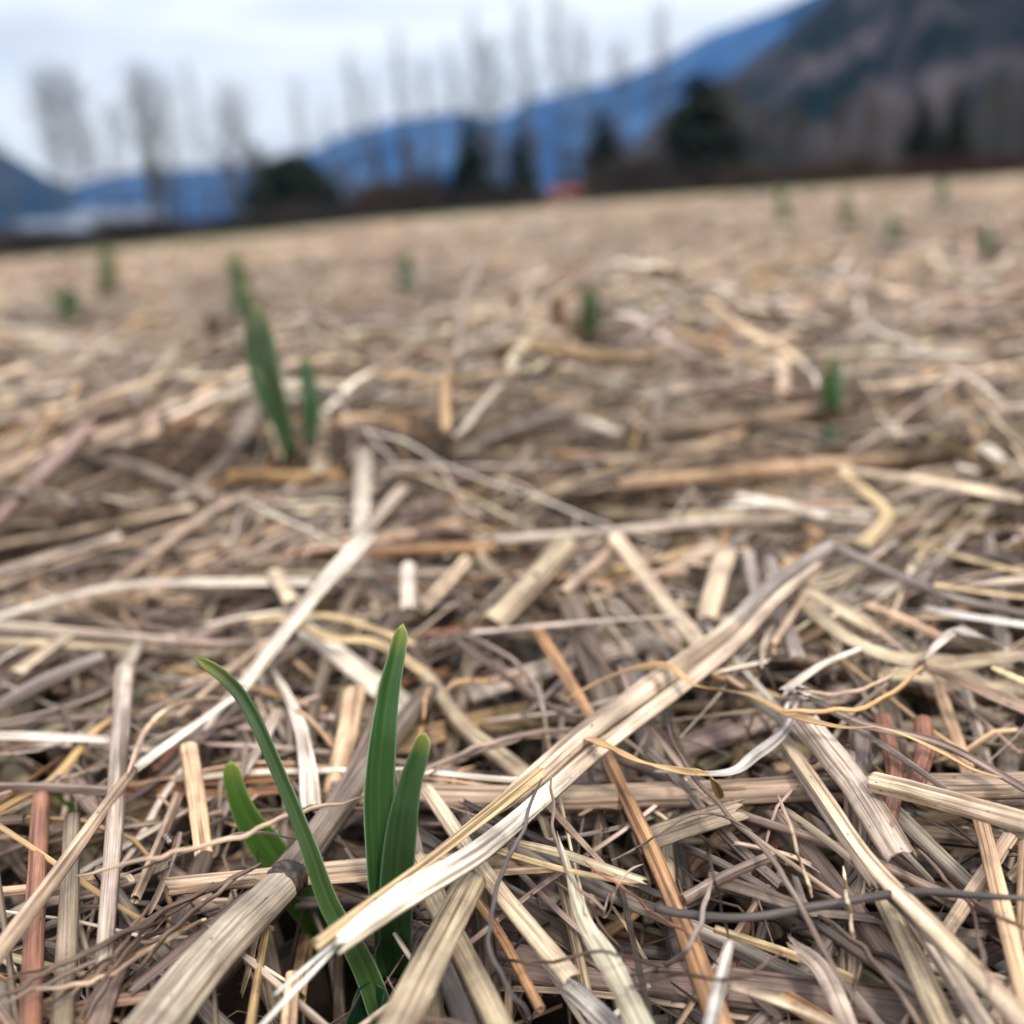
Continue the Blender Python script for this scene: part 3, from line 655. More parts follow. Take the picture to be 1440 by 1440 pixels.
PRI = np.full((720, 720), 1e9); PRI_ON = False
def lay(pts, wpx, stiff=True, lift=(0, 0), n=40, hr=1.0, above=0.0, zfix=None):
    """find where a traced straw rests on the pile: returns centre line (n,3) and half widths"""
    pp = crom(pts, n); ws = np.interp(np.linspace(0, 1, n), np.linspace(0, 1, len(wpx)), wpx)
    z = np.zeros(n)
    for it in range(6):
        P = np.array([on_z(pp[i, 0], pp[i, 1], z[i]) for i in range(n)])
        hw = np.array([ws[i] * depth_of(P[i]) / FPX / 2 for i in range(n)])
        dx, dy = np.gradient(P[:, 0]), np.gradient(P[:, 1]); L = np.hypot(dx, dy) + 1e-9; nx, ny = -dy / L, dx / L
        Hs = np.maximum(np.maximum(look(P[:, 0], P[:, 1]), look(P[:, 0] + nx * hw * .6, P[:, 1] + ny * hw * .6)), look(P[:, 0] - nx * hw * .6, P[:, 1] - ny * hw * .6))
        t = np.linspace(-1, 1, n)
        if stiff:
            k = 1 if stiff is True else 2
            cf = np.polyfit(t, Hs, k); Ls = float(np.sum(np.hypot(np.diff(P[:, 0]), np.diff(P[:, 1])))); cf[-2] = np.clip(cf[-2], -.07 * Ls, .07 * Ls)
            if k == 2: cf[0] = np.clip(cf[0], -.05 * Ls, .05 * Ls)
            ln = np.polyval(cf, t); ln = ln + np.quantile(Hs - ln, .62)
        else:
            ln = Hs.copy()
            for _ in range(3): ln = np.maximum(ln, np.convolve(np.pad(ln, 3, mode='edge'), np.ones(7) / 7, 'valid'))
            ln = np.convolve(np.pad(ln, 4, mode='edge'), np.ones(9) / 9, 'valid') + .0004
        ln = ln - max(0, ln.max() - .012) if stiff else np.minimum(ln, .012)
        zn = ln + hw * hr + (above + np.interp(t, np.linspace(-1, 1, len(lift)), np.array(lift) * .001))
        if zfix is not None: zn = np.interp(t, np.linspace(-1, 1, len(zfix)), zfix)
        if PRI_ON:      # this piece passes under the stem, the broken stalk and the shoots
            v = P - CAM; dd = v @ Fv; x_ = ((720 + FPX * (v @ CX) / dd) / 2).astype(int); y_ = ((720 - FPX * (v @ CY) / dd) / 2).astype(int)
            ok = (x_ >= 0) & (x_ < 720) & (y_ >= 0) & (y_ < 720); lim = np.full(n, 1e9)
            pr = PRI[np.clip(y_, 0, 719), np.clip(x_, 0, 719)]; hit_ = ok & (pr < 1e8)
            rz_ = np.array([ray(pp[i, 0], pp[i, 1])[2] for i in range(n)]); lim[hit_] = CAM[2] + rz_[hit_] * (pr[hit_] + hw[hit_] + .0035)
            ex = np.maximum(zn - lim, 0); 
            if ex.max() > 0:
                e_ = min(ex.max(), .03); c_ = t[int(np.argmax(ex))]; zn = zn - e_ * np.clip(1 - np.abs(t - c_) * .35, .3, 1); zn = np.minimum(zn, lim)
                zn = np.convolve(np.pad(zn, 5, mode='edge'), np.ones(11) / 11, 'valid')
        z = z * .4 + zn * .6 if it < 5 else z
    P = np.array([on_z(pp[i, 0], pp[i, 1], z[i]) for i in range(n)])
    hw = np.array([ws[i] * depth_of(P[i]) / FPX / 2 for i in range(n)])
    return P, hw, (nx, ny)

def profile(style, M=18, curv=.35, th=.10):
    if style == 'tube':
        a = np.arange(M) * 2 * math.pi / M; return np.cos(a), np.sin(a), np.zeros(M)
    if style in ('half', 'trough'):
        k = M // 2; a = np.linspace(0, math.pi, k); sg = 1 if style == 'half' else -1
        ri = 1 - th * 1.6
        xo, zo = np.cos(a), np.sin(a) * .8; xi, zi = np.cos(a[::-1]) * ri, np.sin(a[::-1]) * .8 * ri
        if sg == 1: return np.r_[xo, xi], np.r_[zo, zi], np.r_[np.zeros(k), np.ones(k)]
        return np.r_[xi[::-1], xo[::-1]][::-1], np.r_[-zi[::-1], -zo[::-1]][::-1], np.r_[np.zeros(k), np.ones(k)]
    k = M // 2; s = np.linspace(1, -1, k); rng = np.random.default_rng(5)
    z = curv * (1 - s * s); return np.r_[s, s[::-1]], np.r_[z, z[::-1] - th], np.r_[np.zeros(k), np.ones(k)]

def sweep(name, P, hw, style, col, mat=M_STRAW, parent=None, ref=(0, 0, 1), roll=0.0, zs=1.0, jag=(0, 0), taper=(1, 1), nodes=(), inner=None, curv=.35, th=.10, M=18,
          seed=0, ridge=.05, endcol=None, origin='mid', hollow=True, wob=.05, sub=False):
    r = np.random.default_rng(seed + 1); K = len(P); P = np.asarray(P, float)
    T = np.gradient(P, axis=0); T /= np.linalg.norm(T, axis=1, keepdims=True) + 1e-12
    ref = np.asarray(ref, float); S = np.cross(T, ref); S /= np.linalg.norm(S, axis=1, keepdims=True) + 1e-12; Nn = np.cross(S, T)
    rl = np.interp(np.linspace(0, 1, K), np.linspace(0, 1, np.size(roll) if np.size(roll) > 1 else 2), roll if np.size(roll) > 1 else [roll, roll])[:, None]
    S, Nn = S * np.cos(rl) + Nn * np.sin(rl), -S * np.sin(rl) + Nn * np.cos(rl)
    px_, pz, inn = profile(style, M, curv, th); M = len(px_)
    t = np.linspace(0, 1, K); ws = hw * (1 + wob * np.convolve(np.pad(r.normal(0, 1, K), 3, mode='edge'), np.ones(7) / 7, 'valid'))
    ws = ws * (taper[0] + (1 - taper[0]) * np.clip(t / .12, 0, 1) ** .7) * (taper[1] + (1 - taper[1]) * np.clip((1 - t) / .12, 0, 1) ** .7)
    s = np.concatenate([[0], np.cumsum(np.linalg.norm(np.diff(P, axis=0), axis=1))]); Lt = s[-1]
    nodecol = np.zeros(K)
    for nd in nodes:
        g = np.exp(-((s - nd * Lt) / (hw.mean() * .45)) ** 2); ws = ws * (1 + .16 * g); nodecol = np.maximum(nodecol, g)
    half = M // 2 if style != 'tube' else M
    rid = 1 + ridge * r.normal(0, 1, half); rid = np.r_[rid, rid[::-1]] if style != 'tube' else rid
    if style == 'tube': rid = 1 + ridge * (r.normal(0, 1, M) * .5 + np.convolve(np.r_[r.normal(0, 1, M)], [.5, .5], 'same'))
    cx = px_[None] * ws[:, None] * (rid[None] if style == 'tube' else 1); cz = pz[None] * ws[:, None] * zs * (rid[None] if style == 'tube' else 1)
    if style != 'tube': cz = cz + (rid[None] - 1) * ws[:, None] * 1.2
    V = P[:, None] + S[:, None] * cx[..., None] + Nn[:, None] * cz[..., None]
    c = np.broadcast_to(np.asarray(col, float), (K, M, 3)).copy()
    if inner is not None and style != 'tube': c = np.where(inn[None, :, None] > .5, np.asarray(inner, float), c)
    if endcol is not None:
        k0 = np.clip(1 - t / .25, 0, 1)[:, None, None]; c = c * (1 - k0) + np.asarray(endcol) * k0
    lv = 1 + .12 * np.convolve(np.pad(r.normal(0, 1, K), 3, mode='edge'), np.ones(7) / 2.6, 'valid')[:, None, None]; c = c * np.clip(lv, .6, 1.3)
    colj = r.uniform(.88, 1.1, (1, M, 1)); c = c * colj
    nc = (nodecol * r.uniform(.5, 1, K))[:, None, None]; c = c * (1 - nc) + np.array([.05, .035, .028]) * nc
    for e, jg in ((0, jag[0]), (K - 1, jag[1])):
        if jg:
            jj = r.uniform(0, 1, half) * jg * .001; jj = np.r_[jj, jj[::-1]] if style != 'tube' else jj
            sg = -1 if e == 0 else 1
            for k in range(3):
                ee = e + k if e == 0 else e - k
                V[ee] += T[ee] * sg * (jj * (1 - k / 3.0))[:, None]
    suv = np.stack([cx, np.broadcast_to(s[:, None], cx.shape), cz], -1) + r.uniform(0, 2, 3)
    rings = [V]; cols = [c]; uvs = [suv]
    if style == 'tube' and hollow:
        def endr(e, sg):
            ctr = P[e]; a = ctr + (V[e] - ctr) * .74; b = ctr + (V[e] - ctr) * .66 - sg * T[e] * ws[e] * 2.2
            return [a[None], b[None]], [c[e][None] * .9, np.full((1, M, 3), .05)], [suv[e][None], suv[e][None]]
        a, b_, d = endr(0, -1); rings = a[::-1] + rings; cols = b_[::-1] + cols; uvs = d + uvs
        a, b_, d = endr(K - 1, 1); rings = rings + a; cols = cols + b_; uvs = uvs + d
    V = np.concatenate(rings); c = np.concatenate(cols); suv = np.concatenate(uvs); K2 = len(V)
    idx = np.arange(K2 * M).reshape(K2, M)
    q = np.stack([idx[:-1], idx[1:], np.roll(idx[1:], -1, 1), np.roll(idx[:-1], -1, 1)], -1).reshape(-1, 4)
    if style == 'tube': caps = [idx[0][None], idx[-1][None, ::-1]]
    else:
        k = M // 2; q2 = []
        for e, fl in ((0, 1), (K2 - 1, -1)):
            for j in range(k - 1):
                f = [idx[e][j], idx[e][j + 1], idx[e][M - 2 - j], idx[e][M - 1 - j]]; q2.append(f if fl == 1 else f[::-1])
        q = np.vstack([q, np.array(q2)]); caps = []
    org = None
    if parent is None and origin == 'mid': org = P[K // 2]
    elif parent is not None: org = np.array(parent.location)
    o = build(name, V, [q] + caps, mat, parent, c, suv, origin=org)
    if parent is not None: o.location = (0, 0, 0)
    return o

LANDMARKS = []
def hero(name, pts, w, col, style, label, cat='straw', group=None, lift=(0, 0), stiff=True, hr=None, zfix=None, **k):
    global HC
    wp = w if isinstance(w, (list, tuple)) else (w, w)
    zr = {'tube': 1.0, 'half': .25, 'trough': .8, 'flat': .1, 'thread': 1.0}[style] if hr is None else hr
    zs = k.get('zs', 1.0)
    if style == 'thread': k.setdefault('M', 7); k['hollow'] = False; st = 'tube'; k.setdefault('wob', .15); k.setdefault('mat', M_FIBRE); k.setdefault('taper', (.4, .4))
    else: st = style
    n = 46 if style != 'thread' else 50
    if style == 'thread' and np.size(stiff) == 1:      # dry roots are kinked, not smooth
        L_px = sum(math.hypot(pts[i + 1][0] - pts[i][0], pts[i + 1][1] - pts[i][1]) for i in range(len(pts) - 1)); q_ = crom(pts, max(4, min(22, int(L_px / 17))))
        if 'dark grey smooth' not in label: q_[1:-1] += np.random.default_rng(HC + 500).normal(0, 1.5, q_[1:-1].shape)
        pts = q_
    P, hw, nn = lay(pts, wp, stiff if style != 'thread' else (False if stiff is True else stiff), lift, n=n, hr=zr * zs, zfix=zfix)
    # stamp so that later straws rest on this one
    top = P[:, 2] + hw * zs * (1.0 if style in ('tube',) else .35)
    if style != 'thread':
        m = 160; tt = np.linspace(0, n - 1, m); I = lambda a: np.interp(tt, np.arange(n), a)
        stamp(I(P[:, 0]), I(P[:, 1]), I(top), float(hw.mean()), I(nn[0]), I(nn[1]), 10 ** 6)
    HC += 1; mark(P, hw)
    c = rgb(col) if isinstance(col, str) else np.array(col)
    k.setdefault('seed', HC * 7)
    o = sweep(name, P, hw, st, c, **k); tag(o, label, cat, group)
    return o, P, hw
HC = 0; MARKPRI = False
# where the traced pieces stand in view: a coarse depth map used to leave out loose straws that would lie over them
ZN = 720; ZB = np.full((ZN, ZN), 1e9)
def mark(P, hw):
    k = len(P); m = max(k, 260); P = np.asarray(P)
    ti = np.linspace(0, k - 1, m)
    Q = np.stack([np.interp(ti, np.arange(k), P[:, a]) for a in range(3)], -1); h = np.interp(ti, np.arange(k), hw)
    for q, hh in zip(Q, h):
        x, y = to_px(q); d = depth_of(q); r = max(1.0, hh * FPX / d / 2); x /= 2; y /= 2
        i0, i1, j0, j1 = int(max(0, x - r)), int(min(ZN, x + r + 1)), int(max(0, y - r)), int(min(ZN, y + r + 1))
        if i1 > i0 and j1 > j0: ZB[j0:j1, i0:i1] = np.minimum(ZB[j0:j1, i0:i1], d - .0005)
        if MARKPRI and i1 > i0 and j1 > j0: PRI[j0:j1, i0:i1] = np.where(PRI[j0:j1, i0:i1] > 1e8, d, np.maximum(PRI[j0:j1, i0:i1], d))
S, L_, W = 'straw_stalk', 'dry_leaf_blade', 'dry_root'
G1, G2, G3 = 'dry straw stalks in the mulch', 'dry leaf blades in the mulch', 'thin dry roots and twigs in the mulch'
def st(*a, **k): return hero(S, *a, cat='straw', group=G1, **k)
def bl(*a, **k): return hero(L_, *a, cat='dry leaf', group=G2, **k)
def tw(*a, **k): return hero(W, *a, cat='twig', group=G3, **k)

MARKPRI = True
# --- the thick grey stem with a black node
P, hw, nn = lay([(196, 1470), (290, 1352), (402, 1238)], (84, 68, 52), True, (0, 1), n=46, hr=.9, zfix=(.004, .003))
stem = empty('noded_stem', P[45].tolist()); tag(stem, 'thick grey hollow stem with a charred black node, lower left beside the long garlic leaf', 'stem')
sweep('lower_joint', P, hw, 'tube', np.array([.44, .37, .29]), parent=stem, ridge=.035, seed=5, zs=.9, M=26, wob=.02)
P2, hw2, nn2 = lay([(404, 1236), (510, 1090), (606, 968)], (50, 40, 28), True, (1, 0), n=46, hr=.9, zfix=(.003, -.004))
P2 += (P[45] - P2[0]); sweep('upper_joint', P2, hw2 * .96, 'tube', np.array([.27, .215, .17]), parent=stem, ridge=.05, seed=6, zs=.9, M=26, wob=.02)
d = (P2[3] - P[42]); d /= np.linalg.norm(d); tt = np.linspace(-.0028, .0028, 9)
PN = P[45] + tt[:, None] * d
no = sweep('node_ring', PN, hw[45] * np.array([.99, 1.05, 1.10, 1.08, 1.03, 1.07, 1.11, 1.05, .98]), 'tube', np.random.default_rng(4).choice([.016, .03, .03, .11], (9, 26, 1)) * np.array([1.0, .68, .5]), parent=stem, ridge=.06, seed=8, zs=.92, M=26, hollow=False, wob=.0)
m = 160
for PP, HH in ((P, hw), (P2, hw2)):
    ti = np.linspace(0, 45, m); stamp(np.interp(ti, range(46), PP[:, 0]), np.interp(ti, range(46), PP[:, 1]), np.interp(ti, range(46), PP[:, 2] + HH * .9), float(HH.mean()), -.6, .8, 10 ** 6)

mark(P, hw); mark(P2, hw2)
# --- the long split and broken stalk (two halves lying side by side)
A = [(1168, 768), (1085, 824), (1020, 890), (920, 962), (820, 1034), (753, 1092), (668, 1162)]
P, hw, nn = lay(A, (20, 25, 30, 34, 35, 33, 24), True, n=70, zfix=(.022, .014, .014))
sk = empty('broken_stalk', P[35].tolist()); tag(sk, 'long split straw stalk with white torn end, slanting before the upright garlic leaves', 'straw')
n = 70
hwA = hw.copy(); e_ = np.linspace(0, 1, n)
ga = np.where(e_[:, None] < .28, np.array([[.36, .31, .28]]), np.array([[.68, .55, .42]]))
sweep('upper_half', P, hwA * .92, 'tube', ga[:, None] * np.ones((1, 22, 1)), parent=sk, ridge=.04, seed=11, zs=.95, M=22, jag=(0, 6), taper=(1, .25), nodes=(.59,), wob=.02, hollow=False)
B = [(1150, 795), (1092, 842), (1030, 908), (935, 984), (838, 1057), (775, 1112), (670, 1200), (566, 1262), (478, 1322)]
PB, hwB, nb = lay(B, (14, 20, 26, 29, 31, 34, 46, 54, 48), True, n=90, zfix=(.022, .0135, .0125, .014, .016))
PB = np.array([PB[i] for i in range(90)])
colB = np.zeros((90, 22, 3)); f = np.clip((np.linspace(0, 1, 90) - .52) / .12, 0, 1)[:, None, None]
colB[:] = np.array([.62, .49, .37]) * (1 - f) + np.array([.80, .755, .63]) * f
sweep('lower_half', PB, hwB * 1.0, 'flat', colB, parent=sk, ridge=.02, seed=12, curv=.75, th=.22, M=22, jag=(0, 3.5), roll=-.15, wob=.015, inner=(.5, .4, .25))
C_ = [(760, 1085), (668, 1158), (600, 1212), (520, 1270), (452, 1322)]
PC_, hwC, nc_ = lay(C_, (20, 17, 14, 14, 16), True, n=46, zfix=(.016, .017, .019))
sweep('torn_sliver', PC_, hwC, 'flat', rgb('yellow') * 1.12, parent=sk, ridge=.04, seed=13, curv=.4, th=.2, M=14, jag=(1, 3), roll=.5, inner=(.75, .7, .55))
for a, b, l0 in (([(496, 1305), (471, 1325), (430, 1360), (392, 1393)], (10, 9, 8, 5), 'a'), ([(496, 1306), (458, 1347), (415, 1392), (365, 1445)], (9, 9, 10, 8), 'b')):
    Ps, hs, _ = lay(a, b, True, n=30, zfix=(.015, .010))
    sweep('torn_strand', Ps, hs, 'flat', (.66, .64, .58), parent=sk, ridge=.05, seed=14, curv=.3, th=.3, M=10, jag=(0, 1.5))
for PP, HH in ((P, hwA), (PB, hwB)):
    k_ = len(PP); ti = np.linspace(0, k_ - 1, 240); stamp(np.interp(ti, range(k_), PP[:, 0]), np.interp(ti, range(k_), PP[:, 1]), np.interp(ti, range(k_), PP[:, 2] + HH), float(HH.mean()), -.5, .8, 10 ** 6)

mark(P, hwA); mark(PB, hwB); mark(PC_, hwC)
# ------------------------------------------------------------------ garlic shoots
GREEN, DKG, LTG, TIP = np.array([.045, .105, .025]), np.array([.012, .05, .022]), np.array([.10, .21, .035]), np.array([.30, .32, .08])
def leaf(name, pts, wpx, Y, parent, bend=(0, 0), face=0.0, fold=.30, col=GREEN, col2=None, seed=1, tip=True, n=44, roll=0.0, label=None, flatten=.10, blunt=.34):
    """a garlic leaf standing near depth Y; pts traced bottom to tip; bend pushes it toward (-) or away (+) along its length"""
    pp = crom(pts, n); t = np.linspace(0, 1, n)
    by = np.interp(t, np.linspace(0, 1, len(bend)), bend)
    P = np.array([on_y(pp[i, 0], pp[i, 1], Y + by[i]) for i in range(n)])
    ws = np.interp(t, np.linspace(0, 1, len(wpx)), wpx); hw = np.array([ws[i] * depth_of(P[i]) / FPX / 2 for i in range(n)])
    if tip: hw = hw * np.clip((1 - t) / .045, 0, 1) ** blunt; hw = np.maximum(hw, .00012)
    if name == 'leaf': mark(P[:int(n * 1)], hw * 1.15)
    T = np.gradient(P, axis=0); T /= np.linalg.norm(T, axis=1, keepdims=True); ref = np.array([math.sin(face), -math.cos(face), .15])
    S = np.cross(T, ref); S /= np.linalg.norm(S, axis=1, keepdims=True); Nn = np.cross(S, T)
    rl = np.interp(t, np.linspace(0, 1, max(2, np.size(roll))), roll if np.size(roll) > 1 else [roll, roll])[:, None]; S, Nn = S * np.cos(rl) + Nn * np.sin(rl), -S * np.sin(rl) + Nn * np.cos(rl)
    k = 13; s = np.linspace(1, -1, k); z = -fold * (1 - np.abs(s) ** 1.3)
    thk = .00045
    edge = (1 - s ** 6)
    X = np.r_[s, s[::-1]]; cx = X[None] * hw[:, None]
    cz = np.r_[z, z[::-1]][None] * hw[:, None] + np.r_[edge, -edge[::-1]][None] * thk * np.clip(hw / .0015, .1, 1)[:, None]
    V = P[:, None] + S[:, None] * cx[..., None] + Nn[:, None] * cz[..., None]; M = 2 * k
    sd = np.concatenate([[0], np.cumsum(np.linalg.norm(np.diff(P, axis=0), axis=1))])
    c2 = col if col2 is None else col2
    c = (c2 * (1 - t[:, None]) + col * t[:, None])[:, None, :] * np.ones((1, M, 1))
    line = 1 + .25 * np.exp(-(X / .10) ** 2); c = c * line[None, :, None]
    yt = np.clip((t - .90) / .09, 0, 1)[:, None, None] if tip else 0
    c = c * .86
    c = c * (1 - .75 * yt) + TIP * .75 * yt
    suv = np.stack([cx, np.broadcast_to(sd[:, None], cx.shape), cz * 0 + seed], -1)
    idx = np.arange(n * M).reshape(n, M); q = np.stack([idx[:-1], idx[1:], np.roll(idx[1:], -1, 1), np.roll(idx[:-1], -1, 1)], -1).reshape(-1, 4)
    o = build(name, V, [q, idx[0][None], idx[-1][None, ::-1]], M_LEAF, parent, c, suv, origin=np.array(parent.location)); o.location = (0, 0, 0)
    if label: o['label'] = label
    return o
b1 = on_z(508, 1372, .0); Y1 = .191; b1 = np.array([b1[0] * 1.05, Y1, b1[2] - .03])
s1 = empty('garlic_shoot', b1.tolist()); tag(s1, 'front garlic shoot with a long leaf bent left and a short leaf beside it', 'garlic plant', 'garlic shoots growing through the mulch')
leaf('leaf', [(560, 1500), (522, 1385), (492, 1322), (462, 1270), (432, 1185), (394, 1092), (352, 1000), (318, 955), (274, 924)], (32, 36, 33, 29, 24, 21, 21, 21, 21), Y1, s1, bend=(0, .002, .006, .012, .02), face=.35, fold=.45, col=np.array([.055, .095, .035]), col2=np.array([.055, .12, .025]), seed=1, roll=[.1, .25, .45], label='long leaf bent to the left')
leaf('leaf', [(470, 1345), (425, 1270), (385, 1205), (348, 1150), (330, 1105), (325, 1070)], (34, 48, 62, 54, 36, 25), Y1 + .046, s1, bend=(0, 0), face=-.2, fold=.25, col=LTG, col2=np.array([.07, .17, .03]), seed=2, label='short light green leaf half hidden by the noded stem')
leaf('sheath', [(500, 1540), (505, 1470), (516, 1415), (524, 1388)], (56, 60, 48, 38), Y1 + .001, s1, face=.2, fold=.6, col=DKG * 1.2, col2=DKG * .8, seed=3, tip=False)
b2 = on_z(556, 1345, .0); Y2 = .203; b2 = np.array([b2[0] * 1.08, Y2, b2[2] - .03])
s2 = empty('garlic_shoot', b2.tolist()); tag(s2, 'tall garlic shoot with two upright leaves behind the torn end of the broken stalk', 'garlic plant', 'garlic shoots growing through the mulch')
leaf('leaf', [(548, 1380), (542, 1300), (536, 1200), (534, 1100), (545, 985), (558, 920), (567, 877)], (34, 38, 43, 45, 38, 29, 20), Y2, s2, bend=(.0, .0, .004, .012), face=.35, fold=.55, col=np.array([.045, .12, .028]), col2=np.array([.032, .095, .026]), seed=4, roll=[0, .1, .25], label='tallest upright leaf')
leaf('leaf', [(556, 1380), (556, 1290), (562, 1190), (575, 1110), (590, 1060), (598, 1030)], (46, 52, 52, 46, 33, 22), Y2 - .004, s2, bend=(.004, 0, -.001, .002), face=-.35, fold=.40, col=np.array([.040, .095, .026]), col2=np.array([.022, .06, .018]), seed=5, roll=[0, -.1], label='shorter dark upright leaf')
leaf('sheath', [(558, 1460), (556, 1400), (553, 1330)], (50, 56, 50), Y2 + .002, s2, face=.1, fold=.6, col=DKG, col2=DKG * .7, seed=6, tip=False)


MARKPRI = False; PRI_ON = True
# --- out-of-focus middle distance (far ones first)
st([(868, 681), (1000, 669), (1118, 657), (1330, 642)], (20, 20), 'orangecream', 'tube', 'long golden blurred straw lying across behind the bent yellow straw at right')
bl([(1182, 659), (1300, 676), (1450, 703)], (22, 34), 'cream', 'flat', 'broad cream leaf running off the right edge above the bent yellow straw', lift=(4, 6))
st([(1186, 665), (1215, 690), (1247, 724), (1212, 768)], (20, 24), 'yellow', 'flat', 'yellow straw bent like a hook at right in the blurred middle distance', lift=(5, 3), stiff=2)
bl([(1037, 697), (1100, 708), (1165, 727)], (18, 20), 'white', 'flat', 'short white leaf piece left of the bent yellow straw', lift=(3, 3))
bl([(512, 632), (510, 690), (504, 758)], (26, 20), 'white', 'flat', 'short white leaf standing up, left arm of the pale V in the middle distance', lift=(16, 2))
bl([(572, 680), (540, 715), (504, 760)], (20, 16), 'palegrey', 'flat', 'right arm of the pale V of leaves in the middle distance', lift=(12, 2))
bl([(366, 556), (317, 643), (248, 704)], (26, 20), 'palegrey', 'flat', 'pale blurred leaf slanting down left from the foot of the blurred garlic clump', lift=(10, 3))
bl([(450, 618), (450, 668)], (24, 26), 'cream', 'flat', 'short upright cream leaf stub right of the blurred garlic clump', lift=(12, 4))
st([(485, 668), (400, 672), (325, 671)], (18, 20), 'gold', 'tube', 'short golden straw lying just in front of the blurred garlic clump')
bl([(-12, 768), (100, 748), (187, 731), (275, 712)], (22, 26), 'cream', 'flat', 'upper of the two long blurred cream leaves at the left edge', lift=(3, 3))
bl([(-12, 806), (70, 782), (170, 752)], (24, 24), 'palegrey', 'flat', 'lower, greyer of the two long blurred leaves at the left edge', lift=(2, 3))
st([(522, 777), (600, 772), (700, 768)], (16, 16), 'orange', 'tube', 'orange straw lying across right of the foot of the pale V')
st([(693, 760), (856, 749), (1060, 731), (1235, 736)], (15, 15), 'palegrey', 'tube', 'long thin grey straw lying nearly level across the middle of the picture', lift=(3, 4))
bl([(-12, 870), (60, 850), (142, 829), (250, 820), (440, 818)], (26, 22), 'white', 'flat', 'long white leaf lying level at left above the thin grey pair', stiff=2, lift=(3, 2))
st([(-12, 880), (120, 890), (258, 903)], (13, 12), 'palegrey', 'tube', 'thin pale straw at the left edge just under the long white leaf')
st([(250, 902), (320, 906), (380, 902)], (12, 11), 'mauve', 'tube', 'thin mauve straw carrying on right of the thin pale one', lift=(0, 1))
bl([(96, 893), (60, 918), (22, 946)], (24, 26), 'cream', 'flat', 'short cream leaf piece slanting left below the thin pale straw')
st([(-10, 1000), (60, 960), (145, 925)], (20, 18), 'mauvegrey', 'tube', 'mauve-grey stalk slanting up from the left edge')
st([(354, 870), (420, 868), (479, 868), (585, 906)], (14, 14), 'yellow', 'flat', 'thin yellow straw that ends behind the tip of the tallest garlic leaf', stiff=2, lift=(2, 4))
st([(387, 808), (412, 850)], (24, 22), 'cream', 'half', 'short cream straw stub behind the long white slanting blade')
st([(656, 788), (628, 820), (595, 855)], (17, 18), 'cream', 'tube', 'short cream straw slanting down left behind the tallest garlic leaf', lift=(3, 0))
bl([(574, 792), (574, 856)], (20, 22), 'white', 'flat', 'small upright white leaf above the tip of the tallest garlic leaf', lift=(5, 0))
st([(796, 768), (743, 829), (690, 882)], (40, 46), 'yellowgrey', 'half', 'wide ribbed stalk slanting down left in the centre of the picture', ridge=.12)
st([(860, 775), (825, 805), (790, 836)], (17, 18), 'tan', 'tube', 'short tan straw right of the wide ribbed central stalk')
st([(1020, 780), (1005, 830), (995, 875)], (32, 32), 'cream', 'half', 'upright cream straw behind the long broken stalk', lift=(6, 0))
st([(866, 758), (931, 843), (992, 918)], (24, 32), 'cream', 'half', 'cream straw running down right to the long broken stalk', lift=(5, 0))
st([(664, 889), (802, 877), (952, 868)], (11, 12), 'palegrey', 'flat', 'thin straight pale straw lying level in the centre', lift=(6, 5))
st([(1081, 785), (1102, 866), (1122, 930)], (22, 22), 'mauvegrey', 'half', 'mauve-grey stalk standing right of the upper end of the broken stalk')
st([(1052, 780), (1066, 850)], (20, 18), 'mauvegrey', 'half', 'short mauve-grey piece touching the upper end of the broken stalk')
st([(1166, 765), (1263, 810), (1343, 842), (1450, 866)], (12, 14), 'grey', 'tube', 'grey stem running down right from the top of the broken stalk')
st([(1283, 763), (1360, 785), (1450, 808)], (13, 15), 'yellow', 'flat', 'upper of two thin yellow straws near the right edge')
st([(1313, 822), (1380, 832), (1450, 840)], (13, 14), 'yellow', 'flat', 'lower of two thin yellow straws near the right edge')
st([(1160, 775), (1125, 845), (1086, 905)], (12, 10), 'tan', 'flat', 'thin curved tan strip hanging from the top of the broken stalk', stiff=2, lift=(6, 2))
st([(1222, 854), (1275, 875), (1326, 900)], (20, 18), 'orangecream', 'half', 'orange-cream straw above the folded pale leaf at right')
bl([(1300, 855), (1370, 868), (1450, 880)], (18, 22), 'bluewhite', 'flat', 'bluish white leaf near the right edge above the folded pale leaf')
st([(400, 890), (330, 940), (250, 1010)], (14, 10), 'tan', 'tube', 'thin tan straw behind the long white slanting blade')
# second row of middle filler straws seen in the photo
st([(300, 700), (200, 660), (120, 640)], (16, 14), 'palegrey', 'tube', 'grey straw left of the pale leaf that slants from the garlic clump')
st([(640, 640), (720, 600), (840, 560)], (22, 18), 'palegrey', 'flat', 'long pale leaf slanting up right in the blurred centre', lift=(3, 4))
bl([(820, 590), (870, 610)], (26, 22), 'white', 'flat', 'small bright leaf piece in the blurred centre', lift=(4, 2))
bl([(1385, 628), (1410, 648)], (26, 20), 'white', 'flat', 'upper small white leaf knob near the right edge', lift=(8, 3))
bl([(1345, 655), (1372, 662)], (24, 20), 'white', 'flat', 'lower small white leaf knob near the right edge', lift=(6, 3))
st([(905, 610), (1050, 590), (1200, 570)], (16, 20), 'tan', 'tube', 'tan blurred straw lying in front of the small sprout at right')

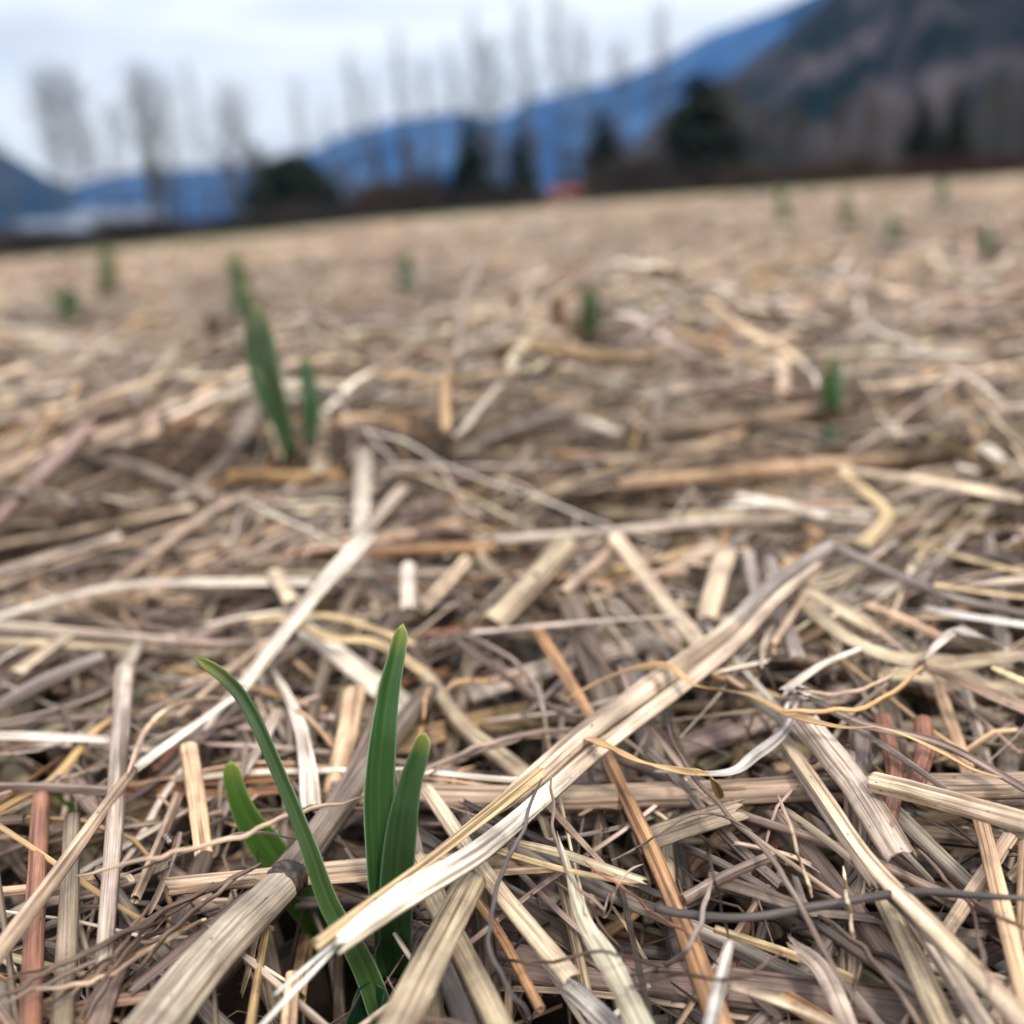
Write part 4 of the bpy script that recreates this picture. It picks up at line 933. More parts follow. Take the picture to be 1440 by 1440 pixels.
# --- lower layers of the sharp foreground
st([(58, 1120), (50, 1280), (42, 1460)], (24, 32), 'red', 'tube', 'reddish brown speckled stalk upright at the lower left edge', zs=.8)
st([(102, 1150), (96, 1300), (86, 1460)], (24, 32), 'greytan', 'tube', 'weathered tan stalk just right of the reddish one', zs=.8)
st([(180, 1335), (150, 1400), (130, 1460)], (26, 40), 'mauve', 'half', 'mauve stalk piece at the bottom edge left of the thick noded stem')
st([(250, 1120), (222, 1190), (190, 1265)], (13, 15), 'tan', 'tube', 'slim tan stalk slanting down left beside the flat pinkish one')
st([(265, 1052), (276, 1120), (287, 1204)], (26, 26), 'orangecream', 'half', 'short orange-cream stalk left of the shortest garlic leaf', lift=(2, 0))
st([(-12, 1107), (80, 1108), (168, 1114)], (13, 14), 'mauve', 'tube', 'slim mauve stalk lying level at the left edge')
bl([(-12, 1034), (80, 1036), (162, 1040)], (24, 20), 'white', 'flat', 'white flat leaf lying level at the left edge')
st([(176, 940), (165, 1090), (158, 1200), (145, 1365)], (26, 25), 'palegrey', 'half', 'long flat pinkish grey stalk standing left of the garlic leaves', lift=(4, 1), stiff=2)
bl([(384, 940), (418, 1008), (432, 1075), (438, 1135)], (8, 30), 'white', 'flat', 'curved white blade widening downward behind the long garlic leaf', stiff=2, lift=(8, 0), taper=(.3, .9))
bl([(390, 1000), (366, 1050), (340, 1090)], (18, 14), 'palegrey', 'flat', 'pale grey leaf piece behind the long garlic leaf')
st([(500, 972), (487, 1040), (468, 1120)], (30, 30), 'orangecream', 'tube', 'orange-cream stalk behind and left of the tallest garlic leaf', zs=.7)
bl([(430, 885), (500, 940), (577, 1000)], (28, 44), 'white', 'flat', 'broad white leaf passing behind the tallest garlic leaf', lift=(6, 2))
st([(415, 878), (470, 900), (530, 905), (602, 950)], (15, 18), 'yellow', 'half', 'yellow-cream straw joining the straw node right of the tallest garlic leaf', lift=(4, 6))
st([(598, 948), (650, 1020), (700, 1060), (745, 1095)], (22, 32), 'yellowgrey', 'tube', 'yellow-grey split stalk from the node down to the broken stalk', zs=.6, lift=(6, 1), jag=(3, 1))
st([(452, 1170), (440, 1280), (418, 1405)], (20, 26), 'yellowtan', 'tube', 'yellow-tan stalk behind the lower part of the long garlic leaf')
st([(412, 1372), (404, 1460)], (22, 24), 'orangecream', 'tube', 'short pinkish stalk end at the bottom edge under the white torn strands')
st([(375, 1305), (362, 1380), (350, 1460)], (10, 14), 'yellowtan', 'tube', 'thin yellow stalk right of the thick noded stem at the bottom')
st([(283, 1268), (400, 1266), (522, 1265)], (9, 11), 'palegrey', 'tube', 'thin straight pale straw crossing behind the noded stem')
st([(560, 1090), (580, 1180), (600, 1260)], (24, 22), 'greybrown', 'half', 'grey-brown stalk behind the right garlic leaves')
st([(504, 1290), (535, 1340), (560, 1382)], (34, 30), 'greytan', 'half', 'dull stalk end between the two garlic shoots')
st([(598, 1108), (690, 1240), (805, 1380)], (20, 34), 'cream', 'half', 'cream split straw slanting down right under the broken stalk')
st([(640, 1225), (700, 1310), (760, 1420)], (14, 16), 'orange', 'tube', 'thin orange straw left of the cream split straw')
st([(605, 1330), (635, 1390), (662, 1460)], (28, 32), 'darktwig', 'half', 'dark weathered stalk at the bottom between two yellow ones')
st([(590, 1215), (640, 1320), (712, 1460)], (34, 40), 'yellowgrey', 'half', 'speckled yellow-grey stalk at the bottom behind the blunt-ended one', jag=(2, 2))
bl([(903, 1182), (965, 1160), (1030, 1140)], (46, 50), 'greytan', 'flat', 'wide ribbed grey leaf right of the broken stalk', ridge=.10, jag=(2, 4), lift=(-2, 0))
bl([(1005, 1235), (1065, 1255), (1125, 1275)], (30, 26), 'greybrown', 'flat', 'smaller ribbed grey-brown leaf above the dark twig', ridge=.10, jag=(2, 3))
st([(961, 1265), (1020, 1232), (1088, 1202)], (16, 14), 'mauve', 'tube', 'mauve-tan straw slanting up right above the dark twig')
bl([(695, 1178), (790, 1200), (890, 1235)], (12, 18), 'yellowgrey', 'flat', 'upper frayed yellow leaf right of the broken stalk', ridge=.1, jag=(3, 4))
bl([(700, 1196), (790, 1222), (880, 1240)], (12, 12), 'yellow', 'flat', 'lower frayed yellow leaf right of the broken stalk', ridge=.1, jag=(3, 4))
st([(1005, 1307), (1110, 1343), (1200, 1378)], (14, 18), 'yellow', 'half', 'yellow straw running down right below the dark twig')
st([(1030, 1388), (1110, 1415), (1190, 1450)], (16, 18), 'cream', 'half', 'cream straw at the bottom edge below the yellow one')
bl([(1118, 1330), (1160, 1370), (1200, 1460)], (30, 26), 'palegrey', 'flat', 'frayed pale sheath at the bottom right of centre', stiff=2, jag=(4, 2), taper=(.4, 1))
st([(1240, 1010), (1258, 1090), (1245, 1170)], (24, 26), 'red', 'half', 'left reddish stalk piece in the gap at right')
st([(1298, 1015), (1300, 1060), (1285, 1110)], (26, 26), 'red', 'half', 'right reddish stalk piece in the gap at right')
st([(1420, 1178), (1375, 1245), (1325, 1320)], (22, 24), 'tan', 'half', 'tan straw slanting down left in the dark gap at right')
st([(1445, 1190), (1440, 1340)], (24, 24), 'orangecream', 'tube', 'orange-cream stalk at the very right edge')
st([(1320, 968), (1345, 1040), (1366, 1105), (1396, 1222), (1434, 1375), (1450, 1440)], (18, 24, 30), 'orangecream', 'half', 'long orange-cream stalk curving down near the right edge', stiff=2, lift=(2, 2))
st([(1243, 1260), (1285, 1350), (1335, 1460)], (34, 40), 'yellowgrey', 'half', 'wide yellow-grey stalk at the bottom right, left of the long cream stalk')
st([(1134, 1018), (1175, 1070), (1214, 1122), (1268, 1210)], (40, 48), 'palegrey', 'half', 'wide pale grey stalk beside the long cream stalk at right')
st([(1285, 1290), (1330, 1360), (1392, 1460)], (26, 34), 'palegrey', 'half', 'pale grey weathered stalk right of the wide yellow-grey one')
st([(1095, 1030), (1160, 1125), (1222, 1214), (1330, 1325), (1460, 1462)], (20, 30, 38), 'cream', 'half', 'long cream stalk slanting from the knot down to the bottom right corner', lift=(3, 4), ridge=.07)
st([(1105, 1060), (1170, 1160), (1225, 1240)], (10, 12), 'greybrown', 'flat', 'thin grey-brown strip along the left side of the long cream stalk', jag=(2, 3))
# --- orange-brown stalk
st([(755, 885), (795, 950), (830, 1010), (862, 1085), (920, 1206), (975, 1340), (1020, 1462)], (16, 20, 27, 36), 'orange', 'half', 'long orange-brown stalk running down under the broken stalk', ridge=.06, lift=(0, 1))
st([(770, 1130), (815, 1180), (864, 1232)], (13, 9), 'tan', 'flat', 'short tan strip below the fork of the broken stalk')
# --- leaves of the upper right
bl([(1130, 846), (1210, 908), (1300, 930), (1437, 922)], (26, 38, 34), 'yellowgrey', 'flat', 'long folded pale leaf with a twist at right', stiff=2, lift=(4, 8), ridge=.06, roll=[0, .4, -.2, .3])
bl([(1288, 948), (1318, 908), (1350, 888), (1390, 905), (1440, 930)], (12, 30, 24), 'white', 'flat', 'curled white leaf tip lying over the folded pale leaf at right', stiff=False, lift=(4, 14, 8), roll=[.9, .2, 0])
bl([(1300, 935), (1370, 965), (1452, 1000)], (20, 34), 'tan', 'flat', 'tan leaf going off the right edge below the folded leaf')
bl([(1396, 938), (1450, 962)], (12, 14), 'yellow', 'flat', 'small yellow leaf at the right edge beside the folded leaf', lift=(8, 6))
bl([(1210, 912), (1155, 935), (1102, 972)], (10, 16), 'white', 'flat', 'white curved leaf arching into the pale knot', stiff=2, lift=(5, 5))
for i, lb in enumerate(('uppermost', 'middle', 'lowest')):
    bl([(1095 + i * 4, 985 + i * 7), (1118, 964 + i * 7), (1150 + 4 * i, 975 + i * 9)], (7, 9), ('bluewhite', 'white', 'bluewhite')[i], 'flat', f'{lb} of three small whitish strands curled in the pale knot', stiff=False, lift=(3, 7, 4))
st([(1150, 990), (1215, 1020), (1330, 1050), (1450, 1115)], (16, 15), 'mauve', 'half', 'mauve-tan straw from the knot to the right edge above the blunt cream stalk', lift=(6, 6))
st([(1190, 1015), (1260, 1060), (1330, 1110)], (12, 12), 'mauvegrey', 'flat', 'short mauve strip just under the mauve-tan straw')
st([(1226, 1099), (1300, 1118), (1460, 1162)], (32, 36), 'cream', 'tube', 'blunt-ended cream stalk pointing left from the right edge', lift=(9, 10), zs=.85)
bl([(1124, 985), (1100, 1030), (1061, 1062), (1021, 1086), (920, 1085)], (10, 24, 14, 4), 'bluewhite', 'flat', 'bluish grey ribbon trailing from the knot toward the centre', stiff=2, lift=(6, 2))

# --- blunt stalk at the bottom centre
PRI_ON = False
st([(664, 1238), (610, 1340), (545, 1470)], (42, 52, 60), 'yellowgrey', 'tube', 'blunt-ended flattened yellow-grey stalk at the bottom centre', zfix=(.005, .012), zs=.55, ridge=.05, M=24)

PRI_ON = False
# --- bundle of thin brown fibres left of it
for i, (a, b, lb) in enumerate((([(-8, 1408), (90, 1355), (180, 1310), (270, 1262), (368, 1214)], 8, 'longest brown fibre of the bundle at lower left'),
                                ([(-6, 1418), (110, 1362), (200, 1325), (300, 1290)], 6, 'second fibre of the lower left bundle, just under the longest'),
                                ([(50, 1392), (130, 1380), (230, 1325), (290, 1292)], 7, 'fibre with a knobbed left end in the lower left bundle'),
                                ([(104, 1446), (150, 1370), (215, 1300), (290, 1255), (365, 1216)], 6, 'upper steep brown fibre reaching the noded stem'),
                                ([(168, 1440), (205, 1350), (262, 1290), (350, 1222)], 7, 'brown fibre running close along the noded stem'),
                                ([(100, 1400), (160, 1345), (210, 1270)], 5, 'short tan fibre crossing the lower left bundle'))):
    tw(a, b, ('brown', 'greybrown', 'tan', 'brown', 'greybrown', 'tan')[i], 'thread', lb, lift=(5, 3))
for i, (a, b) in enumerate((([(20, 1390), (140, 1330), (240, 1275), (330, 1235)], 5), ([(60, 1420), (150, 1350), (250, 1300)], 5), ([(120, 1440), (190, 1330), (300, 1240)], 4),
                            ([(0, 1380), (120, 1340), (220, 1290), (350, 1225)], 5))):
    tw(a, b, 'brown', 'thread', 'fine brown fibre in the loose bundle left of the noded stem', lift=(3, 2), stiff=False)
# --- long white blade behind the garlic leaf
bl([(516, 752), (450, 826), (390, 900), (340, 968)], (32, 30, 24), 'white', 'flat', 'long white blade slanting down to the tip of the long garlic leaf', lift=(14, 12), ridge=.04)
bl([(348, 966), (270, 1022), (187, 1082)], (12, 20, 24), 'white', 'flat', 'white torn blade continuing down left below the long garlic leaf tip', lift=(12, 9), jag=(0, 2), ridge=.05)
st([(-12, 1352), (75, 1238), (154, 1127), (188, 1082)], (24, 20, 12), 'tan', 'tube', 'tan tapering stem slanting up from the left edge over the reddish stalk', lift=(6, 7), stiff=True)
tw([(180, 1088), (206, 1025), (250, 992), (312, 982)], (8, 7), 'tan', 'thread', 'curved tan stem tip left of the long garlic leaf', stiff=False, lift=(7, 8))

# --- feather-like white blade and papery pieces at the bottom
bl([(783, 1168), (800, 1225), (822, 1296), (862, 1362), (910, 1462)], (4, 14, 30, 36, 50), (.62, .59, .44), 'flat', 'long pale yellow blade widening to a feathered end at the bottom', stiff=2, lift=(8, 8), ridge=.06, jag=(0, 3), wob=.25, taper=(.2, 1))
bl([(758, 1340), (790, 1378), (822, 1405), (880, 1462)], (8, 30, 44), 'bluewhite', 'flat', 'bluish white papery leaf at the bottom left of the feathered blade', stiff=2, lift=(6, 6), ridge=.09, jag=(3, 3), wob=.2, taper=(.3, 1))
st([(1026, 1326), (1012, 1385), (996, 1460)], (14, 24), 'bluewhite', 'half', 'short bluish white straw at the bottom over the orange-brown stalk', lift=(8, 5), ridge=.08)

# --- dark twig and roots on top
tw([(922, 1276), (945, 1283), (1041, 1291), (1142, 1276), (1250, 1258), (1310, 1254), (1380, 1260), (1452, 1264)], (14, 13, 12, 9), 'darktwig', 'thread', 'dark grey smooth twig lying across the lower right', lift=(8, 7), stiff=2, taper=(.9, .7), M=12)
tw([(1290, 1256), (1350, 1262), (1400, 1285), (1450, 1310)], (7, 6), 'brown', 'thread', 'brown root under the right half of the dark twig', lift=(5, 4))
tw([(940, 1020), (960, 1069), (1021, 1142), (1081, 1202), (1122, 1267), (1174, 1363), (1240, 1455)], (6, 9, 9), 'greybrown', 'thread', 'long grey-brown root winding down to the bottom right of centre', lift=(6, 6), stiff=2)
tw([(1150, 1287), (1222, 1343), (1283, 1424), (1300, 1460)], (9, 9), 'greybrown', 'thread', 'grey-brown root below the dark twig at right', lift=(5, 4), stiff=2)
tw([(989, 1168), (1005, 1240), (1025, 1320)], 4.5, 'dark', 'thread', 'short dark upright root crossing the left end of the dark twig', lift=(9, 8), stiff=True)
tw([(1094, 1118), (1120, 1190), (1142, 1263)], 5, 'tan', 'thread', 'thin pale root ending at the middle of the dark twig', lift=(6, 6))
tw([(1186, 1218), (1194, 1270), (1202, 1322)], 4.5, 'cream', 'thread', 'short cream stem crossing the dark twig', lift=(9, 9))
tw([(1291, 1194), (1330, 1235), (1363, 1275), (1380, 1330), (1390, 1400)], 5, 'mauve', 'thread', 'thin mauve root winding down in the lower right corner', lift=(6, 6))
tw([(860, 1210), (900, 1190), (960, 1150), (1010, 1146), (1060, 1170)], 4, 'greybrown', 'thread', 'arched thin root over the wide ribbed grey leaf', lift=(6, 7))
tw([(640, 898), (690, 935), (740, 972), (790, 1000), (825, 1008)], (9, 10), 'greybrown', 'thread', 'dark forked root, main branch, right of the tallest garlic leaf', lift=(9, 6), stiff=2)
tw([(655, 892), (715, 925), (750, 960), (768, 1010)], (6, 8), 'mauvegrey', 'thread', 'grey root beside the dark forked one', lift=(9, 5), stiff=2)
tw([(628, 972), (632, 962), (687, 957), (715, 955), (740, 949)], 6, 'gold', 'thread', 'wiggly golden strand right of the tallest garlic leaf', lift=(8, 8))
tw([(604, 965), (598, 1000), (590, 1040), (572, 1060)], 5, 'orange', 'thread', 'thin orange strand hanging behind the second garlic leaf', lift=(4, 3))
tw([(595, 1084), (653, 1056), (712, 1039), (760, 1030), (805, 1025)], (7, 8), 'mauve', 'thread', 'thin root from the second garlic leaf to the broken stalk', lift=(10, 10), stiff=2)
tw([(592, 1096), (640, 1066), (690, 1052), (740, 1034)], 4, 'greybrown', 'thread', 'finer root just under the thin one by the second garlic leaf', lift=(9, 9), stiff=2)
tw([(762, 1095), (745, 1128), (731, 1177), (702, 1240), (687, 1310), (697, 1356), (745, 1432)], (5, 7, 6), 'darktwig', 'thread', 'dark curved root hanging from the broken stalk over the cream split straw', lift=(14, 10, 8), stiff=2)
tw([(776, 1090), (778, 1130), (782, 1175), (800, 1232), (850, 1280)], 4.5, 'mauve', 'thread', 'thin mauve root below the broken stalk, beside the feathered blade', lift=(12, 6), stiff=2)
tw([(820, 1210), (870, 1245), (930, 1290), (990, 1330)], 4, 'red', 'thread', 'thin reddish root left of the dark twig', lift=(5, 5))
tw([(858, 1250), (850, 1290), (875, 1235), (905, 1215)], 3.5, 'palegrey', 'thread', 'tiny pale looped root beside the feathered blade', lift=(6, 6))
tw([(880, 1390), (950, 1372), (1040, 1375), (1100, 1340)], 5, 'brown', 'thread', 'brown root across the lower end of the orange-brown stalk', lift=(7, 7))
tw([(700, 1345), (770, 1352), (850, 1340), (930, 1360)], 5, 'brown', 'thread', 'brown root across the cream split straw near the bottom', lift=(7, 7))
tw([(520, 1432), (570, 1430), (620, 1436), (690, 1450)], 6, 'brown', 'thread', 'dark root lying over the blunt stalk at the bottom edge', lift=(16, 16), stiff=2)
# twine-like golden strips
bl([(799, 982), (835, 962), (880, 943), (935, 934), (960, 950), (985, 966), (1053, 977), (1110, 1004), (1182, 1022), (1247, 1025), (1323, 1056), (1375, 1084), (1445, 1100)], (7, 12, 14, 11, 10, 9), 'gold', 'flat', 'long wavy golden strip looped over the broken stalk to the right edge', stiff=False, lift=(5, 8, 7, 7, 7), roll=[.3, -.5, .6, -.4, .5, -.3, .4], curv=.2, th=.2)
bl([(787, 1052), (800, 1036), (840, 1042), (899, 1070), (960, 1084), (995, 1089), (1010, 1112), (1014, 1132)], (8, 15, 14, 12, 12), 'gold', 'flat', 'short golden strip hooked over the middle of the broken stalk', stiff=False, lift=(6, 9, 8), roll=[.5, -.2, .4, -.5, .8], curv=.2, th=.2)
tw([(1100, 1000), (1190, 1000), (1250, 975), (1300, 936)], 7, 'gold', 'thread', 'thin golden stem from the knot up to the curled white leaf tip', lift=(8, 8), stiff=2)
tw([(1128, 972), (1180, 975), (1230, 962), (1262, 938)], 6, 'tan', 'thread', 'thin tan stem above the golden one by the knot', lift=(9, 8), stiff=2)
tw([(1000, 1240), (980, 1310), (950, 1350), (885, 1372)], 8, 'mauvegrey', 'thread', 'curved mauve-grey root left below the dark twig', lift=(6, 6), stiff=False)

tw([(106, 1232), (180, 1214), (250, 1197), (333, 1176), (417, 1143), (520, 1118)], (4, 7, 7, 6), 'tan', 'thread', 'long thin stem crossing in front of the shortest garlic leaf', stiff=2, lift=(14, 26, 18))
tw([(240, 1190), (236, 1178), (230, 1174)], (6, 7), 'grey', 'thread', 'tiny forked bud on the long thin stem at left', lift=(20, 20), stiff=True)
tw([(170, 1232), (260, 1200), (352, 1172), (420, 1180)], 4, 'mauvegrey', 'thread', 'fine grey thread under the long thin stem at left', lift=(8, 10))
def sprout(px, py, leaves, label, zb=0.0):
    b = on_z(px, py, zb)
    for _ in range(12):
        zz = float(macro(b[0], b[1])) + zb
        if b[1] < 1.6 and abs(b[0]) < 1.5: zz = .5 * b[2] + .5 * (float(np.mean(look(b[0] + np.linspace(-.02, .02, 9), np.full(9, b[1])))) - .004)
        b = on_z(px, py, zz)
    e = empty('garlic_shoot', b.tolist()); tag(e, label, 'garlic plant', 'garlic shoots growing through the mulch')
    for i, (pts, wd, col) in enumerate(leaves):
        leaf('leaf', [(px, py + 14)] + pts, [k * 1.2 for k in wd], b[1], e, bend=(0, .004, .012), face=(.4, -.5, .1)[i % 3], fold=.4, col=col * .85, seed=10 + i, n=16)
    return e
GL = np.array([.085, .14, .05])
sprout(408, 628, [([(398, 590), (380, 520), (366, 450), (356, 425)], (17, 20, 20, 14, 9), GREEN * .8), ([(400, 600), (372, 520), (352, 455), (342, 395)], (14, 16, 16, 13, 9), GL * .8), ([(398, 600), (388, 540), (378, 480), (368, 440)], (12, 16, 16, 14, 8), GL), ([(392, 600), (362, 540), (350, 490), (346, 455)], (10, 14, 14, 10, 8), GREEN)], 'largest blurred garlic clump, tall and leaning left, left of centre')
sprout(436, 612, [([(438, 570), (433, 535), (428, 500)], (16, 22, 20, 14), np.array([.04, .10, .03]))], 'small blurred sprout just right of the largest clump')
sprout(348, 440, [([(338, 400), (326, 356)], (26, 22, 14), GL), ([(345, 410), (338, 372)], (20, 18, 12), GL)], 'faint sprout above and behind the largest blurred clump')
sprout(1170, 563, [([(1172, 540), (1176, 508)], (26, 30, 22), np.array([.05, .14, .03])), ([(1165, 545), (1164, 522)], (16, 14, 10), GREEN)], 'small dark green sprout right of centre in the blurred field')
sprout(1168, 606, [([(1168, 602), (1166, 594)], (24, 26, 20), DKG * 1.4)], 'tiny green tip just in front of the small dark sprout at right')
sprout(829, 456, [([(829, 432), (832, 402)], (24, 24, 14), GREEN), ([(826, 436), (822, 412)], (18, 14, 10), GL)], 'blurred sprout in the centre of the field')
sprout(575, 402, [([(573, 378), (570, 352)], (17, 17, 11), np.array([.07, .13, .07]))], 'pale blurred sprout left of the central one')
sprout(98, 440, [([(100, 420), (104, 405)], (20, 20, 14), GL), ([(88, 424), (66, 412)], (18, 16, 12), GL)], 'low wide blurred sprout at the left')
sprout(152, 400, [([(150, 372), (148, 350)], (20, 18, 12), GL)], 'faint sprout near the left end of the field edge')
sprout(1102, 305, [([(1100, 282), (1098, 262)], (17, 17, 11), GL)], 'leftmost of the far sprouts near the right field edge')
sprout(1190, 306, [([(1190, 288), (1192, 270)], (18, 18, 12), GL)], 'second from left of the far sprouts near the right field edge')
sprout(1256, 334, [([(1256, 322), (1255, 305)], (20, 20, 14), GL)], 'faint far sprout right of the second one near the right field edge')
sprout(1324, 288, [([(1325, 268), (1326, 250)], (18, 18, 12), GL)], 'far sprout nearest the right-hand field edge')
sprout(1390, 348, [([(1389, 332), (1386, 316)], (18, 18, 12), np.array([.04, .12, .03]))], 'rightmost far sprout, in front of the field edge')
bb = on_z(108, 1146, -.012); se = empty('weed_seedling', bb.tolist()); tag(se, 'tiny bright green seedling among the straw at the left edge', 'seedling')
leaf('leaf', [(112, 1142), (96, 1132), (80, 1118), (70, 1106)], (5, 8, 7, 4), bb[1], se, col=np.array([.10, .22, .03]), seed=30, n=14)
leaf('leaf', [(112, 1144), (104, 1138), (96, 1126)], (4, 7, 4), bb[1] + .002, se, col=np.array([.10, .22, .03]), seed=31, n=14)
# ------------------------------------------------------------------ the pile as objects: the largest loose straws singly, the rest as mulch
GONE = set()
for i, (P, hw_, th_, rl_, kd_, bs_) in enumerate(PILE):
    t_ = np.linspace(0, 7, 40); Q = np.stack([np.interp(t_, np.arange(8), P[:, a]) for a in range(3)], -1)
    v = Q - CAM; z_ = v @ Fv
    if z_.min() < .02: continue
    x_ = (720 + FPX * (v @ CX) / z_) / 2; y_ = (720 - FPX * (v @ CY) / z_) / 2
    if y_.mean() * 2 < 560 and np.ptp(x_) * 2 > 260: GONE.add(i); continue
    hitn = 0; tot = 0
    for o_ in (-1, 0, 1):
        yy = y_ + o_ * hw_ * FPX / z_ / 2 * .8; ok = (x_ >= 0) & (x_ < ZN) & (yy >= 0) & (yy < ZN); tot += ok.sum()
        hitn += (ZB[yy[ok].astype(int), x_[ok].astype(int)] > 0).sum() and (z_[ok] < ZB[yy[ok].astype(int), x_[ok].astype(int)]).__and__(ZB[yy[ok].astype(int), x_[ok].astype(int)] < 1e8).sum()
    near_ = y_.mean() * 2 > 840
    if tot and hitn > (2 if near_ else 4) * (3 if kd_ == 'thread' else 1): GONE.add(i)
own, cnt = np.unique(OWN[(OWN >= 0) & (OWN < 10 ** 6)], return_counts=True)
cand = []
for o_, c_ in zip(own, cnt):
    P, hw_, th_, rl_, kd_, bs_ = PILE[o_]
    if kd_ != 'straw' or int(o_) in GONE: continue
    q = [to_px(P[i]) for i in (0, 4, 7)]
    if not (30 < q[1][0] < 1410 and 500 < q[1][1] < 1410): continue
    dep_ = depth_of(P[4]); area = c_ * CELL * CELL * (FPX / dep_) ** 2 * ((CAM[2] - P[4][2]) / dep_)
    cand.append((area, int(o_), q))
cand.sort(reverse=True)
NAMEC = {'cream': 'cream', 'orangecream': 'orange-cream', 'tan': 'tan', 'palegrey': 'pale grey', 'white': 'whitish', 'yellowtan': 'yellow-tan', 'orange': 'orange-brown', 'gold': 'golden', 'greytan': 'dull tan',
         'mauve': 'mauve', 'mauvegrey': 'mauve-grey', 'grey': 'grey', 'greybrown': 'grey-brown', 'brown': 'brown', 'red': 'reddish', 'dark': 'blackish', 'yellowgrey': 'yellow-grey'}
MARKS = [(560, 920, 'the tip of the tallest garlic leaf'), (300, 960, 'the tip of the long bent garlic leaf'), (345, 1130, 'the shortest garlic leaf'), (575, 1200, 'the second garlic leaf'),
         (405, 1235, 'the black node'), (280, 1370, 'the thick noded stem'), (550, 1280, 'the white torn end of the broken stalk'), (820, 1040, 'the golden hook on the broken stalk'), (1120, 800, 'the upper end of the broken stalk'),
         (1110, 980, 'the pale knot'), (1340, 905, 'the curled white leaf tip'), (1230, 1105, 'the blunt cream stalk'), (1040, 1290, 'the dark twig'), (950, 1260, 'the long orange-brown stalk'), (840, 1320, 'the feathered pale blade'),
         (510, 690, 'the pale V of leaves'), (400, 560, 'the blurred garlic clump'), (1170, 540, 'the small sprout at right'), (1240, 720, 'the bent yellow straw'), (745, 825, 'the wide ribbed central stalk'), (620, 1340, 'the blunt stalk at the bottom'),
         (60, 1250, 'the reddish stalk'), (165, 1130, 'the flat pinkish stalk'), (970, 1160, 'the wide ribbed grey leaf'), (200, 825, 'the long white leaf at left'), (1300, 1320, 'the wide yellow-grey stalk'), (120, 750, 'the two blurred leaves at the left edge'),
         (900, 745, 'the long level grey straw'), (600, 600, 'the blurred middle distance, left of centre'), (1000, 660, 'the golden blurred straw')]
used_l = set(); single = []
for area, i, q in cand[:900]:
    if len(single) >= 150: break
    cx, cy = q[1]; ln = math.hypot(q[2][0] - q[0][0], q[2][1] - q[0][1])
    ang = math.degrees(math.atan2(-(q[2][1] - q[0][1]), q[2][0] - q[0][0])) % 180
    dirw = 'lying level' if ang < 18 or ang > 162 else 'slanting up right' if ang < 68 else 'pointing away' if ang < 112 else 'slanting up left'
    mk = min(MARKS, key=lambda m: math.hypot(m[0] - cx, m[1] - cy)); dx, dy = cx - mk[0], cy - mk[1]
    if math.hypot(dx, dy) > 230: continue
    rel = ('right of' if dx > 0 else 'left of') if abs(dx) > abs(dy) * 1.2 else ('below' if dy > 0 else 'above')
    base = f"{NAMEC[COLKEYS[PKEY[i]]]} straw {dirw} {rel} {mk[2]}"
    pre = 'long ' if ln > 190 else 'short ' if ln < 80 else ''
    lab = None
    for c in (pre + base, ('flat ' if PILE[i][2] < PILE[i][1] * .4 else 'round ') + pre + base, ('broad ' if PILE[i][1] > .0028 else 'narrow ') + pre + base):
        if c not in used_l and len(c.split()) <= 16: lab = c; break
    if lab is None: continue
    used_l.add(lab); single.append((i, lab))
solo = {i for i, _ in single}
for i, lab in single:
    P, hw_, th_, rl_, kd_, bs_ = PILE[i]; t8 = np.linspace(0, 1, 8); t24 = np.linspace(0, 1, 26)
    PP = np.stack([np.interp(t24, t8, P[:, k]) for k in range(3)], -1)
    PP = np.array([np.convolve(np.pad(PP[:, k], 2, mode='reflect', reflect_type='odd'), np.ones(5) / 5, 'valid') for k in range(3)]).T
    rr_ = np.random.default_rng(i); flat = th_ < hw_ * .4
    o = sweep('straw_stalk', PP, np.full(26, hw_), ('half', 'flat', 'trough')[rr_.integers(0, 3)] if flat else 'tube', PCOL[i], roll=rl_, zs=1.0 if flat else max(th_ / hw_, .5), jag=(rr_.uniform(0, 3), rr_.uniform(0, 3)),
              seed=i, ridge=.06, M=16, curv=.3, inner=PCOL[i] * 1.15, nodes=(rr_.uniform(.2, .8),) if rr_.random() < .2 and not flat else ())
    tag(o, lab, 'straw', G1)

def mass(name, ids, mat, label, M=6):
    ids = np.array(ids); P = np.stack([PILE[i][0] for i in ids]); hw_ = np.array([PILE[i][1] for i in ids]); th_ = np.array([PILE[i][2] for i in ids]); rl_ = np.array([PILE[i][3] for i in ids])
    V, F, c, s = ribbons(P, hw_, th_, rl_, PCOL[ids], RNG, M); o = build(name, V, F, mat, None, c, s); tag(o, label, kind='stuff'); return o
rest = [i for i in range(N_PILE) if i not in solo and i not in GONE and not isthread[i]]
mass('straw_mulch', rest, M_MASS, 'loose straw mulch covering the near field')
mass('root_litter', [i for i in range(N_PILE) if isthread[i] and i not in GONE], M_FIBRE, 'fine dark roots and threads tangled through the mulch', M=5)

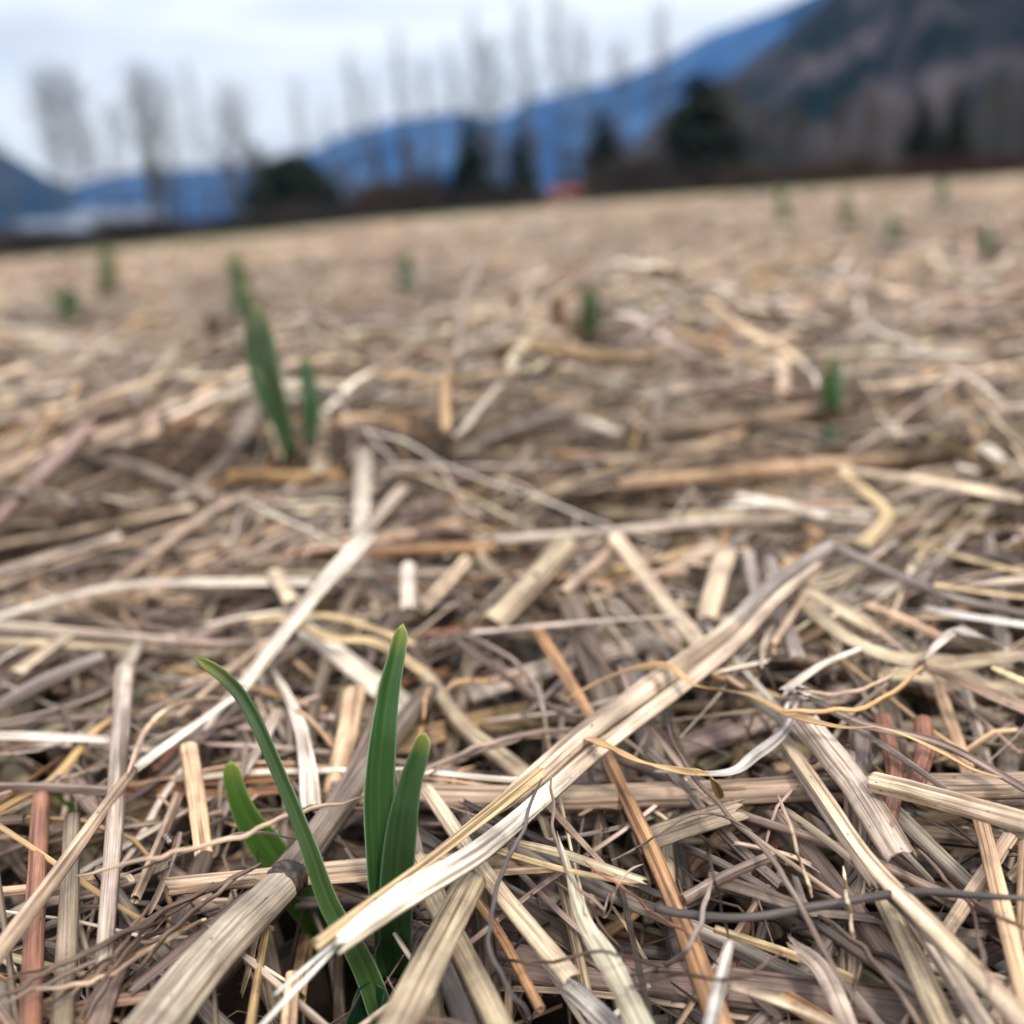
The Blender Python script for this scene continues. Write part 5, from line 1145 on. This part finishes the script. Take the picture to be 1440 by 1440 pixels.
def scatter(n, y0, y1, lmin, lmax, wmed, K, M, tilt, layer, seed, name, label, side=.80):
    r = np.random.default_rng(seed); y = (y0 ** 2 + r.random(n) * (y1 ** 2 - y0 ** 2)) ** .5; x = r.uniform(-1, 1, n) * (side * y + .15)
    L = r.uniform(lmin, lmax, n); a = r.uniform(0, math.pi, n); hw_ = np.clip(np.exp(r.normal(math.log(wmed), .4, n)), wmed * .4, wmed * 2.4) / 2
    t = np.linspace(-.5, .5, K)[None]; bow = (r.normal(0, .06, n) * L)[:, None] * (1 - 4 * t * t)
    X = x[:, None] + np.cos(a)[:, None] * t * L[:, None] - np.sin(a)[:, None] * bow; Y = y[:, None] + np.sin(a)[:, None] * t * L[:, None] + np.cos(a)[:, None] * bow
    cl = (.010 + .0028 * np.clip(Y - 1.5, 0, 9)) * smoothnoise(X, Y, .22 + .0, 41) + .006 * smoothnoise(X, Y, .09, 42)
    Z = macro(X, Y) + cl + r.uniform(-layer, layer * .35, n)[:, None] + (r.normal(0, tilt, n) * L)[:, None] * t
    P = np.stack([X, Y, Z], -1)
    pt = .5 + .45 * smoothnoise(x, y, .35, 51) + .3 * smoothnoise(x, y, 1.1, 52) + .25 * smoothnoise(x, y, .13, 53)
    v = P - CAM; z_ = v @ Fv; xp = ((720 + FPX * (v @ CX) / z_) / 2).astype(int); yp = ((720 - FPX * (v @ CY) / z_) / 2).astype(int)
    ok = (xp >= 0) & (xp < ZN) & (yp >= 0) & (yp < ZN); zb = ZB[np.clip(yp, 0, ZN - 1), np.clip(xp, 0, ZN - 1)]
    keep = ~(ok & (zb < 1e8) & (z_ < zb)).any(1)
    x, y, P, hw_ = x[keep], y[keep], P[keep], hw_[keep]; n = len(x)
    pt = .5 + .8 * smoothnoise(x, y, .35, 51) + .7 * smoothnoise(x, y, 1.6, 52) + .35 * smoothnoise(x, y, .13, 53)
    c, _ = mixcol(n, np.clip(pt + .30, .04, .98), r); c = c * (1.06 + .40 * np.clip(smoothnoise(x, y, .6, 57) + .6 * smoothnoise(x, y, 3.5, 58), -1.2, 1))[:, None]
    V, F, cc, s = ribbons(P, hw_, hw_ * r.uniform(.15, .7, n), r.normal(0, .3, n), c, r, M)
    o = build(name, V, F, M_MASS, None, cc, s); tag(o, label, kind='stuff')
scatter(34000, 1.55, 4.2, .06, .20, .0062, 4, 4, .07, .020, 61, 'straw_mulch', 'blurred straw mulch of the middle field')
scatter(30000, 3.9, 11, .10, .26, .011, 3, 4, .06, .025, 62, 'straw_mulch', 'far straw mulch running toward the field edge')
scatter(16000, 10, 38, .2, .5, .03, 2, 4, .05, .04, 63, 'straw_mulch', 'straw mulch along the far side of the field', side=.7)
